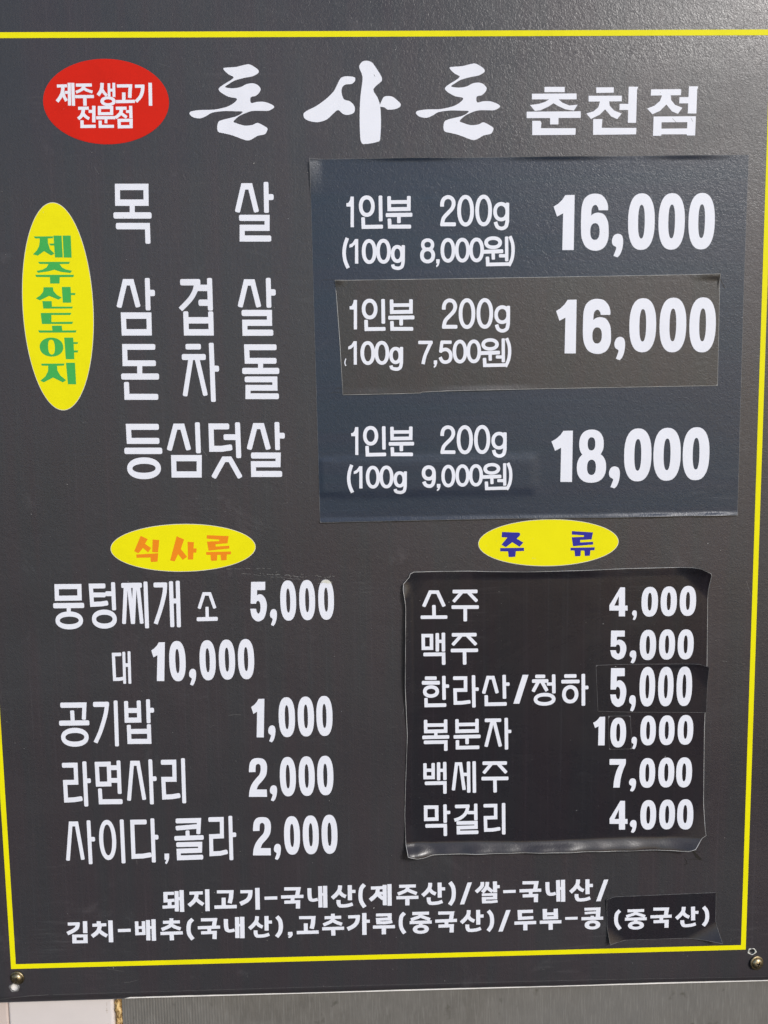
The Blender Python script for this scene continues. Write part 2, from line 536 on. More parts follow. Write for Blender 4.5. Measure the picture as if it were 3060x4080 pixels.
# ------------------------------------------------------------------ the menu board
BOT = 696.3
board = thing('menu_board', 'large dark grey restaurant menu board with yellow border and white Korean lettering', 'menu board', 280, BOT, 0)
bo = board.location.copy()
HOLES = [(-0.39, 683.79, 3.1), (562.81, 670.46, 2.3)]
B0, B1, BT = -40.0, 600.0, -60.0
rnd = random.Random(7)
bottom = [(B1, BOT - 1.2)] + [(x, BOT - 1.35 + 0.16 * math.sin(x * 0.035) + rnd.uniform(-0.1, 0.1)) for x in range(590, 80, -9)] + [(80, BOT - 0.2), (B0, BOT + 0.3)]
film_out = [(B0, BT), (B1, BT)] + bottom
def film_h(x, y):
    # the laminate is folded back towards the lower edge and dimpled round the torn hole
    crease = BOT - 5.4
    h = -1.1 * sstep((y - crease) / 4.2) if y > crease else 0.0
    d = math.hypot(x + 0.4, y - 683.8)
    h -= 0.5 * math.exp(-(d / 6.0) ** 2) * (y > 684)
    return h
film = sheet_mesh('face_film', film_out, film_h, -0.4, 0.4, bo, step=14, fine=1.3, band=9, rim=0.25, holes=HOLES)
obj('face_film', film, [MAT['board'], MAT['edge_dark'], MAT['board']], board)
core = sheet_mesh('foam_core', [(B0 + 0.3, BT), (B1 - 0.3, BT), (B1 - 0.3, BOT), (B0 + 0.3, BOT)], flat, -6.6, 4.9, bo, step=60, fine=0, rim=0.3, holes=[(x, y, r * 0.86) for x, y, r in HOLES])
obj('foam_core', core, [MAT['core'], MAT['core'], MAT['core']], board)

def ring_strip(name, x0, y0, x1, y1, w, out):
    P = [(x0, y0), (x1, y0), (x1, y1), (x0, y1)]
    o = [(x0 - w / 2, y0 - w / 2), (x1 + w / 2, y0 - w / 2), (x1 + w / 2, y1 + w / 2), (x0 - w / 2, y1 + w / 2)]
    i = [(x0 + w / 2, y0 + w / 2), (x1 - w / 2, y0 + w / 2), (x1 - w / 2, y1 - w / 2), (x0 + w / 2, y1 - w / 2)]
    me = bpy.data.meshes.new(name)
    me.from_pydata([W(*p, out) - bo for p in o + i], [], [[k, 4 + k, 4 + (k + 1) % 4, (k + 1) % 4] for k in range(4)])
    return me
obj('border', ring_strip('border', 0, 0, 556, 666.83, 3.75, 0.08), MAT['yellow'], board, 'thin yellow border line round the board')

def disc(name, cx, cy, rx, ry, out, hf=flat):
    me = bpy.data.meshes.new(name)
    P = ell(cx, cy, rx, ry, 120)
    me.from_pydata([W(x, y, out + hf(x, y)) - bo for x, y in P], [], [list(range(len(P)))[::-1]])
    return me
OV = {}
for key, mat, (cx, cy, rx, ry), lab in (
        ('oval_red', 'red', (99.12, 43.24, 42.19, 27.46), 'bright red oval at the top left'),
        ('oval_green', 'yellow', (59.33, 180.13, 24.18, 70.61), 'tall yellow oval with green lettering'),
        ('oval_meal', 'yellow', (139.62, 350.2, 51.64, 17.05), 'flat yellow oval with orange lettering'),
        ('oval_drink', 'yellow', (403.53, 350.85, 50.86, 16.85), 'flat yellow oval with blue lettering')):
    OV[key] = obj('oval_badge', disc('oval_badge', cx, cy, rx, ry, 0.14), MAT[mat], board, lab)
    OV[key]['label'] = lab
    me = bpy.data.meshes.new('outline')
    a, b = ell(cx, cy, rx + 0.35, ry + 0.35, 120), ell(cx, cy, rx, ry, 120)
    me.from_pydata([W(x, y, 0.10) - bo for x, y in a + b], [], [[k, 120 + k, 120 + (k + 1) % 120, (k + 1) % 120] for k in range(120)])
    obj('outline', me, MAT['film' if key != 'oval_red' else 'red'], OV[key])

# ------------------------------------------------------------------ sheets stuck on the board
def noisew(x, y, s, ph=0.0):
    return math.sin(x / s + ph) * math.cos(y / (s * 1.3) + ph * 2)

def h_blue(x, y):
    h = 0.0
    # an older label underneath raises a flat rectangle round the lowest note
    px = sstep((x - 236) / 6) * sstep((398 - x) / 8.5)
    py = sstep((y - 285.5) / 5) * sstep((317 - y) / 6.5)
    h += 0.8 * px * py
    d = 333.0 - y
    A = 0.65 + 0.9 * sstep((x - 440) / 30) * (0.55 + 0.45 * math.sin((x - 470) / 7.0)) * sstep((541 - x) / 12) + 0.25 * math.sin(x / 17.0) ** 2
    h += A * sstep(1 - d / 3.2)
    h += 2.2 * max(0.0, 1 - (x - 236.5) / 9.0) ** 1.5 * sstep((110 - y) / 26)
    h += 1.0 * sstep(1 - (y - 81.0) / 3.0) * (0.55 + 0.45 * math.sin(x / 16.0 + 1.2)) * sstep((545 - x) / 60)
    return h
blue = thing('price_sheet', 'large slate blue vinyl sheet holding the upper right prices of the menu board', 'sticker', 390, 333.4, 0.2)
OUT_BLUE = [(236.54, 81.84), (299.85, 81.58), (421.73, 81.2), (541.66, 80.8), (541.0, 173.56), (541.33, 332.92), (497.56, 332.79), (442.59, 333.21), (369.6, 332.61), (296.97, 333.11), (238.22, 333.46), (237.15, 194.72)]
obj('vinyl', sheet_mesh('vinyl', OUT_BLUE, h_blue, 0.12, 0.25, blue.location, step=2.6, fine=0.9, band=10, rim=0.2), [MAT['blue'], MAT['edge_dark'], MAT['core']], blue)

def h_patch(x, y):
    h = h_blue(x, y)
    h += 0.9 * sstep(1 - (y - 162.5) / 4.0) * sstep((x - 500) / 22)
    h += 0.9 * sstep(1 - (y - 163) / 5.0) * sstep((262 - x) / 9)
    yb = 242.6 - (x - 256) * 0.0115
    h += sstep(1 - (yb - y) / 4.5) * (0.75 * math.exp(-((x - 355) / 32) ** 2) + 0.35 * math.exp(-((x - 275) / 20) ** 2))
    return h
patch = thing('price_patch', 'brownish grey rectangular patch stuck across the middle of the blue sheet', 'sticker', 390, 241, 0.4)
OUT_PATCH = [(252.4, 163.4), (300, 163.2), (430, 162.4), (523.6, 161.6), (524.02, 239.57), (405.39, 240.24), (345, 240.9), (330, 241.0), (312.29, 241.6), (311.4, 242.2), (298.01, 242.5), (273.06, 242.75), (256.34, 242.8), (254.8, 205)]
obj('vinyl', sheet_mesh('vinyl', OUT_PATCH, h_patch, 0.40, 0.25, patch.location, step=3, fine=0.9, band=7, rim=0.25), [MAT['grey'], MAT['edge'], MAT['core']], patch)

def clip01(t): return min(1.0, max(0.0, t))
def h_drinks(x, y):
    h = 0.0
    A = 4.3 + 0.8 * sstep((325 - x) / 20) - 1.2 * sstep((x - 430) / 50)
    h += A * (1 + 0.10 * math.sin(x / 9.0) + 0.06 * math.sin(x / 3.7 + 1)) * sstep(1 - (584.8 - y) / (9.0 + 0.8 * math.sin(x / 23.0)))
    B = 3.0 * sstep((y - 376) / 14) * sstep((500 - y) / 60) + 0.5 + 0.5 * math.sin(y / 13.0) * 0.4
    h += B * sstep(1 - (x - 297.5) / 7.5)
    C = 0.35 + 1.5 * sstep((x - 345) / 18) * sstep((450 - x) / 25) + 0.5 * sstep((x - 495) / 10)
    h += C * sstep(1 - (y - 370.4) / 7.0)
    h += 5.0 * clip01(((x - 509) + (383 - y)) / 19.0) ** 1.6
    h += 5.5 * clip01(((x - 497) + (y - 566) - 6) / 34.0) ** 1.5
    h += 1.5 * clip01(((311 - x) + (y - 572)) / 22.0) ** 1.5
    h += 1.2 * clip01(((310 - x) + (384 - y)) / 18.0) ** 1.5
    return h
drinks = thing('drinks_sheet', 'black vinyl drinks price list sheet with curling edges at lower right of the board', 'sticker', 410, 585, 0.3)
OUT_DRINKS = [(305.3, 370.25), (316.61, 370.26), (345.29, 370.38), (387.97, 371.55), (443.65, 370.95), (461.51, 370.52), (507.65, 370.19), (513.59, 371.03), (520.72, 374.5), (521.51, 376.37), (521.06, 387.55), (521.95, 442.2), (521.3, 492.03), (522.13, 550.6), (522.65, 570.39), (522.93, 573.96), (520.3, 575.89), (517.51, 579.2), (513.78, 583.08), (509.03, 584.76), (503.3, 585.21), (471.53, 584.82), (399.85, 584.43), (328.51, 583.84), (316.78, 584.14), (311.1, 585.38), (305.42, 585.44), (298.64, 583.49), (297.2, 576.73), (296.69, 555.07), (297.52, 530.88), (299.24, 492.84), (297.98, 455.21), (298.52, 422.77), (298.99, 396.62), (298.51, 391.04), (297.31, 383.6), (297.54, 378.98), (301.61, 374.43), (302.73, 371.5)]
obj('vinyl', sheet_mesh('vinyl', OUT_DRINKS, h_drinks, 0.12, 0.28, drinks.location, step=3, fine=0.75, band=12, rim=0.3), [MAT['black'], MAT['edge'], MAT['core']], drinks)

def h_p5(x, y):
    return h_drinks(x, y) + 2.4 * clip01(((x - 511) + (451 - y)) / 17.0) ** 1.5 + 0.5 * sstep(1 - (y - 442.6) / 3.5) * sstep((x - 470) / 30)
p5 = thing('price_patch', 'wide black rectangular patch over the third row price of the drinks sheet', 'sticker', 480, 479, 0.7)
obj('vinyl', sheet_mesh('vinyl', [(439.02, 442.47), (455.23, 442.03), (515.03, 442.5), (522.5, 444.87), (522.4, 480.09), (467.99, 478.76), (440.96, 477.42)], h_p5, 0.42, 0.2, p5.location, step=3, fine=0.9, band=9, rim=0.18), [MAT['black'], MAT['edge_dark'], MAT['core']], p5)
p0 = thing('digit_patch', 'tiny black patch bearing a single zero beside 복분자 on the drinks sheet', 'sticker', 457, 507, 0.7)
obj('vinyl', sheet_mesh('vinyl', [(448.69, 481.24), (465.4, 481.4), (466.96, 506.92), (449.81, 506.93)], h_drinks, 0.42, 0.2, p0.location, step=3, fine=0, rim=0.18), [MAT['black'], MAT['edge_dark'], MAT['core']], p0)

def h_origin(x, y):
    # lower corners have come unstuck and stand out
    d = ((x - 508) * 0.50 + (y - 659) * 0.866)
    h = 7.0 * clip01(d / 14.0) ** 1.5
    d2 = ((466 - x) * 0.62 + (y - 658) * 0.78)
    h += 3.4 * clip01(d2 / 10.5) ** 1.4
    h += 1.0 * sstep(1 - (x - 449) / 5) * sstep((652 - y) / 30)
    return h
origin = thing('origin_patch', 'small black sticker with lifted lower corners at the right end of the footer text', 'sticker', 493, 660, 0.3)
obj('vinyl', sheet_mesh('vinyl', [(449.36, 624.9), (456.44, 623.07), (533.62, 621.67), (533.9, 644.98), (536.6, 658.6), (510.37, 657.96), (485.58, 658.2), (464.31, 658.32), (451.9, 659.8), (450.27, 648.79)], h_origin, 0.12, 0.22, origin.location, step=2, fine=0.8, band=16, rim=0.2), [MAT['black'], MAT['edge_dark'], MAT['core']], origin)

# ------------------------------------------------------------------ lettering, 0.05 mm units on the board
TEXT = [
('board', 'white', 'character', 'white rounded character 목', [
"s 69 85 2083,1985 2473,1987 2466,2197 2076,2194 2083,1985;s 69 85 2276,2206 2269,2356;s 69 85 2011,2364 2534,2368;s 70 86 2038,2507 2471,2511 2469,2748"]),
('board', 'white', 'character', 'white rounded character 살', [
"s 70 85 3715,2335 3808,1990 3904,1990 3981,2337;s 67 80 4122,1932 4118,2346;s 67 80 4122,2135 4222,2135;s 70 83 3736,2410 4124,2414 4120,2547 3776,2544 3771,2688 4174,2692"]),
('board', 'white', 'character', 'white rounded character 삼', [
"s 70 87 2029,3609 2127,3265 2221,3266 2297,3607;s 68 87 2439,3210 2433,3652;s 68 87 2430,3414 2537,3415;s 70 88 2086,3720 2440,3724 2436,3953 2086,3950 2086,3720"]),
('board', 'white', 'character', 'white rounded character 겹', [
"s 70 87 2891,3273 3172,3275;v 70 69 3126,3249 3100,3377 3039,3486 2957,3573 2882,3644;s 70 87 3083,3351 3297,3353;s 70 87 3136,3554 3297,3556;s 70 87 3301,3218 3299,3664;s 71 88 2954,3670 2953,3959 3299,3963 3301,3674;s 71 88 2949,3794 3302,3797"]),
('board', 'white', 'character', 'white rounded character 살', [
"s 71 87 3713,3621 3805,3284 3899,3285 3975,3624;s 68 87 4117,3225 4116,3633;s 68 87 4112,3423 4216,3424;s 71 85 3732,3701 4120,3705 4118,3840 3772,3836 3771,3973 4167,3977"]),
('board', 'white', 'character', 'white rounded character 돈', [
"s 71 80 2511,4155 2085,4150 2080,4376 2510,4381;s 71 81 2283,4399 2277,4547;s 71 86 2017,4560 2547,4566;s 71 84 2087,4636 2085,4843 2524,4849"]),
('board', 'white', 'character', 'white rounded character 차', [
"s 79 78 2933,4157 3148,4159;s 84 83 2875,4299 3211,4303;s 66 84 3003,4316 2899,4845;s 66 84 3087,4317 3189,4841;s 68 84 3294,4107 3297,4929;s 68 83 3292,4465 3392,4467"]),
('board', 'white', 'character', 'white rounded character 돌', [
"s 71 81 4207,4179 3788,4174 3790,4362 4202,4367;s 71 81 3977,4380 3974,4494;s 71 86 3715,4502 4237,4508;s 71 81 3746,4620 4171,4625 4170,4743 3790,4738 3786,4856 4223,4862"]),
('board', 'white', 'character', 'white rounded character 등', [
"s 71 85 2515,5270 2087,5264 2089,5462 2515,5468;s 90 90 2014,5602 2549,5609;o 2281 5853 239 155 74 91"]),
('board', 'white', 'character', 'white rounded character 심', [
"s 72 85 2647,5605 2748,5270 2846,5271 2923,5604;s 69 85 3059,5213 3060,5651;s 72 88 2706,5715 3068,5720 3059,5952 2703,5947 2706,5715"]),
('board', 'white', 'character', 'white rounded character 덧', [
"s 72 85 3508,5277 3251,5274 3250,5590 3386,5592 3541,5572;s 72 82 3423,5427 3617,5430;s 72 82 3626,5221 3629,5728;s 72 80 3260,6004 3415,5741 3503,5742 3644,6009"]),
('board', 'white', 'character', 'white rounded character 살', [
"s 72 85 3779,5608 3874,5277 3972,5278 4054,5611;s 69 82 4184,5223 4184,5621;s 69 82 4184,5416 4291,5418;s 72 86 3803,5693 4190,5699 4184,5822 3834,5817 3833,5956 4239,5962"]),
('board', 'white', 'lettering', 'white lettering reading 뭉텅찌개', [
"s 61 74 956,7538 1281,7541 1277,7709 952,7708 956,7538;s 75 77 893,7816 1337,7819;s 58 60 1114,7831 1110,7937;o 1112 8036 198 132 61 76",
"s 58 72 1655,7539 1446,7538 1451,7806 1579,7802 1682,7788;s 68 70 1452,7667 1652,7671;s 70 72 1647,7653 1762,7655;s 58 72 1766,7487 1763,7899;o 1617 8026 179 140 60 75",
"s 73 74 1881,7537 2178,7538;s 56 57 1945,7554 1896,8103;s 55 56 1992,7555 2024,8105;s 55 56 2074,7556 2026,8105;s 54 55 2122,7557 2153,8104;s 58 60 2231,7485 2226,8173",
"s 71 72 2345,7538 2540,7539;v 59 60 2513,7510 2502,7638 2462,7800 2413,7948 2352,8110;s 59 60 2597,7487 2591,8162;s 59 60 2694,7482 2686,8166;s 71 72 2597,7776 2695,7778"]),
('board', 'white', 'lettering', 'small white 소 before the price 5,000', [
"s 47 51 2987,7897 3064,7681 3149,7682 3216,7897;s 47 51 3103,7871 3100,8043;s 58 59 2947,8053 3252,8051"]),
('board', 'white', 'lettering', 'small white 대 before the price 10,000', [
"s 45 52 1836,8552 1722,8552 1722,8921 1786,8922 1859,8911;s 42 43 1873,8515 1866,8992;s 42 43 1949,8508 1941,8993;s 53 54 1875,8712 1947,8714"]),
('board', 'white', 'lettering', 'white lettering reading 공기밥', [
"s 59 79 915,9295 1266,9299 1246,9521;s 59 79 1083,9377 1084,9556;s 74 77 885,9565 1324,9568;o 1103 9783 201 143 62 77",
"s 74 77 1392,9293 1624,9295;v 59 62 1596,9267 1574,9413 1533,9553 1473,9719 1399,9871;s 57 59 1721,9240 1711,9934",
"s 59 77 1873,9251 1869,9541 2054,9542 2057,9247;s 72 74 1871,9394 2056,9398;s 57 74 2193,9232 2188,9593;s 57 74 2192,9398 2275,9398;s 59 77 1897,9612 1896,9864 2187,9868 2190,9608;s 72 75 1894,9712 2191,9715"]),
('board', 'white', 'lettering', 'white lettering reading 라면사리', [
"s 60 75 892,10205 1091,10207 1088,10469 924,10468 925,10740 1038,10738 1166,10720;s 60 75 1221,10152 1217,10845;s 60 73 1214,10450 1303,10450",
"s 60 75 1402,10201 1577,10202 1572,10506 1403,10506 1402,10201;s 60 73 1584,10257 1721,10260;s 60 73 1581,10452 1724,10455;s 57 73 1721,10150 1717,10663;s 57 78 1429,10572 1431,10778 1754,10782",
"s 57 76 1848,10771 1919,10197 2007,10199 2075,10763;s 57 76 2188,10143 2184,10835;s 57 73 2183,10441 2269,10441",
"s 60 76 2342,10192 2538,10194 2533,10457 2368,10454 2369,10727 2486,10724 2608,10706;s 57 76 2668,10136 2662,10830"]),
('board', 'white', 'lettering', 'white lettering reading 사이다,콜라', [
"s 56 75 903,11680 972,11109 1059,11111 1126,11672;s 56 75 1237,11060 1237,11744;s 56 71 1232,11353 1320,11355",
"o 1506 11372 126 313 61 73;s 58 75 1727,11058 1725,11743",
"s 60 75 2095,11106 1881,11104 1877,11639 2018,11636 2145,11617;s 58 75 2180,11052 2175,11741;s 58 75 2175,11345 2259,11347",
"p 2338,11605 2407,11606 2404,11683 2386,11734 2360,11773 2340,11750 2363,11708 2336,11699",
"s 60 76 2524,11101 2870,11101 2852,11314;s 68 71 2520,11214 2847,11194;s 58 71 2694,11253 2692,11358;s 70 73 2494,11372 2930,11367;s 60 75 2518,11471 2874,11471 2869,11568 2550,11571 2550,11678 2912,11674",
"s 58 73 3009,11091 3208,11092 3202,11353 3040,11356 3036,11627 3169,11622 3279,11598;s 57 73 3336,11041 3331,11734;s 57 71 3337,11336 3415,11337"]),
('drinks', 'white', 'lettering', 'white lettering reading 소주', [
"s 53 51 6246,7926 6343,7711 6451,7713 6547,7928;s 53 51 6396,7902 6398,8075;s 51 52 6201,8081 6592,8085",
"s 53 54 6670,7709 7034,7713;s 49 49 6807,7719 6681,7861;s 49 49 6897,7721 7027,7861;s 53 54 6653,7939 7054,7945;s 53 54 6854,7953 6854,8154"]),
('drinks', 'white', 'lettering', 'white lettering reading 맥주', [
"s 51 52 6236,8355 6357,8357 6357,8545 6237,8544 6236,8355;s 52 53 6443,8320 6442,8597;s 52 53 6532,8316 6532,8599;s 48 49 6446,8444 6530,8446;s 52 55 6236,8637 6533,8639 6534,8799",
"s 53 54 6655,8351 7020,8355;s 49 50 6796,8360 6665,8505;s 49 50 6880,8362 7014,8508;s 53 54 6639,8585 7041,8589;s 53 55 6841,8594 6843,8802"]),
('drinks', 'white', 'lettering', 'white lettering reading 한라산/청하', [
"s 52 53 6255,8993 6429,8997;s 56 58 6210,9063 6476,9067;o 6344 9197 119 95 53 53;s 52 53 6534,8964 6537,9328;s 52 53 6535,9119 6612,9121;s 50 56 6269,9292 6271,9406 6568,9407",
"s 52 55 6670,9002 6854,9004 6854,9185 6699,9183 6703,9378 6805,9377 6927,9363;s 52 55 6972,8963 6978,9453;s 52 53 6978,9175 7050,9176",
"s 52 55 7120,9245 7185,9004 7261,9006 7323,9243;s 52 53 7424,8966 7431,9330;s 52 53 7428,9108 7506,9108;s 52 56 7159,9268 7162,9408 7464,9408",
"p 7698,8971 7785,8973 7650,9409 7562,9407",
"s 52 53 7884,9000 8033,9002;s 53 55 7837,9070 8080,9072;s 52 53 7934,9077 7852,9231;s 52 53 7981,9078 8062,9224;s 47 48 8057,9118 8155,9120;s 52 53 8157,8974 8163,9263;o 8026 9349 162 98 55 55",
"s 53 55 8314,9003 8496,9005;s 54 55 8271,9087 8543,9089;o 8406 9281 121 139 55 55;s 54 55 8597,8975 8604,9461;s 54 55 8601,9183 8676,9183"]),
('drinks', 'white', 'lettering', 'white lettering reading 복분자', [
"s 52 55 6260,9625 6262,9803 6556,9803 6557,9625;s 52 53 6261,9707 6556,9709;s 50 52 6411,9819 6411,9884;s 53 55 6209,9893 6610,9893;s 52 55 6231,9969 6558,9970 6557,10107",
"s 52 55 6725,9625 6727,9810 7022,9810 7022,9625;s 52 53 6726,9708 7022,9709;s 54 55 6673,9895 7075,9895;s 52 54 6873,9902 6875,10011;s 52 55 6730,9945 6731,10062 7057,10062",
"s 54 55 7137,9652 7382,9654;s 52 54 7249,9667 7155,10058;s 52 54 7277,9668 7370,10058;s 52 54 7456,9620 7462,10107;s 51 52 7462,9829 7533,9829"]),
('drinks', 'white', 'lettering', 'white lettering reading 백세주', [
"s 51 54 6245,10290 6245,10511 6366,10512 6367,10289;s 51 52 6245,10398 6366,10401;s 51 52 6448,10280 6447,10559;s 51 52 6539,10276 6541,10557;s 49 51 6450,10404 6538,10406;s 52 56 6240,10601 6540,10601 6540,10769",
"s 51 52 6666,10720 6715,10312 6776,10313 6828,10717;s 51 52 6811,10475 6888,10477;s 51 53 6894,10278 6897,10761;s 51 53 6978,10275 6982,10765",
"s 54 56 7103,10309 7469,10314;s 50 51 7240,10318 7117,10466;s 50 52 7334,10320 7461,10467;s 54 56 7087,10547 7491,10552;s 53 56 7288,10558 7292,10767"]),
('drinks', 'white', 'lettering', 'white lettering reading 막걸리', [
"s 53 55 6250,10972 6415,10974 6415,11161 6250,11161 6250,10972;s 52 54 6539,10934 6542,11223;s 51 53 6541,11060 6618,11062;s 52 57 6243,11265 6542,11266 6543,11430",
"s 53 55 6690,10971 6909,10972;v 51 53 6883,10954 6870,11034 6832,11104 6759,11159 6679,11186;s 49 51 6873,11070 6995,11073;s 51 53 7000,10933 7002,11196;s 52 57 6710,11230 7003,11231 7004,11302 6738,11303 6740,11381 7040,11381",
"s 51 55 7117,10970 7299,10971 7300,11158 7145,11158 7150,11351 7259,11350 7371,11333;s 53 55 7418,10933 7422,11427"]),
('blue', 'white', 'price', 'large bold white price 16,000', [
"p 8271,2142 8401,2140 8396,2886 8235,2885 8242,2386 8157,2430 8108,2295 8169,2260 8228,2205",
"c 8871,2349 8871,2350 8738,2349 8738,2346 8730,2310 8699,2276 8659,2294 8640,2339 8637,2418 8638,2418 8673,2393 8735,2381 8815,2406 8871,2500 8884,2622 8879,2743 8828,2850 8742,2895 8647,2891 8560,2840 8506,2725 8494,2588 8495,2437 8502,2301 8537,2195 8607,2138 8693,2124 8780,2144 8843,2213 8870,2288;h 8691 2637 66 114 2.3",
"c 9015,2669 9070,2692 9090,2761 9081,2868 9050,2952 9015,2990 9013,2991 8959,2971 8957,2969 8979,2913 8994,2856 8946,2821 8932,2760 8960,2691",
"E 9343 2509 188 384 2.4;h 9343 2509 47 230 2.4",
"E 9769 2510 186 384 2.4;h 9769 2509 47 230 2.4",
"E 10192 2510 186 384 2.4;h 10192 2509 47 231 2.4"]),
('patch', 'white', 'price', 'large bold white price 16,000', [
"p 8314,3569 8442,3567 8437,4314 8278,4312 8285,3814 8201,3857 8152,3722 8212,3687 8271,3632",
"c 8922,3782 8922,3783 8786,3782 8786,3779 8777,3743 8746,3710 8704,3727 8686,3772 8682,3850 8683,3850 8719,3825 8783,3813 8864,3838 8922,3932 8935,4052 8931,4173 8878,4278 8790,4322 8692,4318 8602,4267 8548,4153 8535,4018 8536,3868 8543,3733 8579,3629 8651,3573 8739,3559 8828,3579 8894,3647 8921,3722;h 8738 4067 68 113 2.3",
"c 9066,4089 9119,4113 9139,4183 9130,4291 9101,4376 9066,4414 9065,4416 9012,4395 9011,4394 9031,4336 9046,4279 8999,4243 8986,4181 9013,4112",
"E 9386 3933 191 376 2.4;h 9386 3933 48 226 2.4",
"E 9816 3934 191 380 2.4;h 9815 3933 48 228 2.4",
"E 10240 3937 189 383 2.4;h 10240 3936 48 230 2.4"]),
('blue', 'white', 'price', 'large bold white price 18,000', [
"p 8272,5403 8408,5402 8402,6137 8234,6134 8241,5644 8153,5686 8101,5552 8165,5519 8227,5465",
"E 8678 5595 177 205 2.3;E 8682 5931 212 222 2.3;h 8678 5595 55 95 2.3;h 8682 5931 64 111 2.3",
"c 9019,5922 9075,5946 9095,6013 9085,6118 9055,6201 9019,6238 9017,6239 8962,6219 8961,6217 8982,6162 8998,6107 8949,6071 8936,6011 8963,5944",
"E 9350 5763 198 380 2.4;h 9350 5762 50 228 2.4",
"E 9774 5760 198 380 2.4;h 9774 5760 50 228 2.4",
"E 10195 5758 194 381 2.4;h 10195 5757 49 228 2.4"]),
('board', 'white', 'price', 'bold white price 5,000', [
"c 3750,7518 3751,7517 3953,7518 3954,7519 3951,7638 3950,7639 3835,7640 3834,7641 3830,7716 3831,7717 3860,7700 3903,7709 3945,7759 3968,7844 3958,7951 3920,8058 3848,8101 3796,8087 3746,8028 3727,7912 3728,7911 3809,7913 3810,7914 3819,7958 3843,7987 3866,7959 3876,7887 3869,7825 3848,7798 3824,7806 3812,7838 3811,7839 3735,7837 3734,7836",
"c 4065,7922 4100,7941 4111,7994 4101,8077 4079,8142 4055,8172 4054,8173 4020,8157 4020,8156 4035,8112 4046,8068 4017,8040 4010,7992 4029,7939",
"E 4279 7801 115 297 2.4;h 4279 7801 29 178 2.4",
"E 4554 7799 115 297 2.4;h 4554 7799 29 178 2.4",
"E 4829 7798 114 297 2.4;h 4829 7798 29 178 2.4"]),
('board', 'white', 'price', 'bold white price 10,000', [
"p 2386,8384 2474,8383 2442,8963 2334,8960 2358,8574 2300,8607 2272,8502 2314,8475 2355,8433",
"E 2645 8669 119 301 2.4;h 2645 8668 30 181 2.4",
"c 2864,8787 2899,8806 2910,8860 2899,8943 2876,9008 2852,9038 2851,9039 2816,9023 2815,9022 2831,8978 2843,8934 2813,8906 2807,8858 2827,8805",
"E 3084 8665 117 300 2.4;h 3084 8664 30 180 2.4",
"E 3365 8661 118 300 2.4;h 3365 8660 30 180 2.4",
"E 3643 8659 118 301 2.4;h 3643 8658 30 180 2.4"]),
('board', 'white', 'price', 'bold white price 1,000', [
"p 3807,9260 3893,9259 3868,9845 3763,9842 3781,9452 3725,9485 3696,9379 3737,9352 3777,9309",
"c 3994,9664 4031,9683 4043,9739 4033,9825 4010,9892 3984,9922 3983,9923 3947,9906 3946,9905 3962,9860 3974,9815 3943,9786 3936,9736 3957,9682",
"E 4215 9545 120 303 2.4;h 4215 9545 30 182 2.4",
"E 4495 9541 120 303 2.4;h 4495 9540 30 182 2.4",
"E 4768 9538 119 305 2.4;h 4768 9538 30 183 2.4"]),
('board', 'white', 'price', 'bold white price 2,000', [
"c 3633,10370 3634,10346 3648,10239 3693,10174 3775,10158 3855,10178 3897,10244 3902,10340 3883,10429 3832,10506 3768,10576 3742,10635 3743,10641 3888,10645 3890,10648 3891,10756 3889,10759 3623,10753 3622,10750 3633,10657 3668,10562 3733,10474 3789,10409 3807,10338 3804,10272 3772,10248 3739,10271 3731,10348 3731,10369 3729,10372 3635,10373",
"c 3993,10582 4030,10601 4042,10654 4032,10737 4009,10801 3983,10830 3982,10831 3946,10815 3945,10814 3961,10771 3973,10727 3941,10699 3934,10652 3955,10599",
"E 4207 10455 119 304 2.4;h 4207 10454 30 183 2.4",
"E 4486 10453 119 306 2.4;h 4486 10452 30 184 2.4",
"E 4762 10450 120 305 2.4;h 4762 10450 30 183 2.4"]),
('board', 'white', 'price', 'bold white price 2,000', [
"c 3667,11283 3667,11259 3681,11151 3726,11087 3807,11071 3888,11090 3929,11157 3934,11253 3916,11343 3865,11419 3801,11490 3775,11549 3776,11555 3920,11559 3922,11562 3923,11671 3921,11673 3657,11667 3655,11664 3666,11571 3701,11475 3766,11387 3822,11322 3840,11251 3836,11185 3805,11160 3772,11183 3764,11261 3764,11282 3762,11285 3668,11286",
"c 4027,11494 4064,11513 4075,11567 4065,11651 4043,11717 4018,11746 4016,11747 3981,11731 3980,11730 3996,11686 4008,11641 3977,11613 3970,11565 3990,11511",
"E 4246 11369 119 302 2.4;h 4246 11369 30 181 2.4",
"E 4526 11367 120 304 2.4;h 4526 11366 30 182 2.4",
"E 4806 11365 119 306 2.4;h 4806 11364 30 183 2.4"]),
('drinks', 'white', 'price', 'bold white price 4,000', [
"p 9126,7689 9196,7691 9200,7963 9238,7963 9239,8037 9201,8036 9203,8123 9111,8121 9110,8035 8971,8032 8970,7954;H 9107,7818 9109,7961 9042,7960",
"c 9342,8034 9367,8045 9376,8077 9372,8126 9358,8164 9342,8181 9342,8182 9318,8172 9317,8172 9327,8146 9333,8120 9312,8103 9306,8075 9318,8044",
"E 9564 7912 122 222 2.4;h 9564 7911 31 133 2.4",
"E 9845 7910 120 222 2.4;h 9845 7909 30 133 2.4",
"E 10128 7909 121 224 2.4;h 10128 7909 30 134 2.4"]),
('drinks', 'white', 'price', 'bold white price 5,000', [
"c 9000,8334 9001,8332 9202,8335 9203,8336 9204,8425 9204,8425 9089,8425 9088,8426 9087,8482 9088,8483 9117,8470 9160,8478 9204,8515 9229,8579 9224,8659 9190,8738 9121,8770 9069,8759 9016,8715 8993,8628 8994,8627 9075,8629 9076,8630 9087,8663 9111,8684 9133,8663 9140,8610 9131,8563 9109,8543 9085,8549 9075,8573 9074,8574 8997,8572 8997,8572",
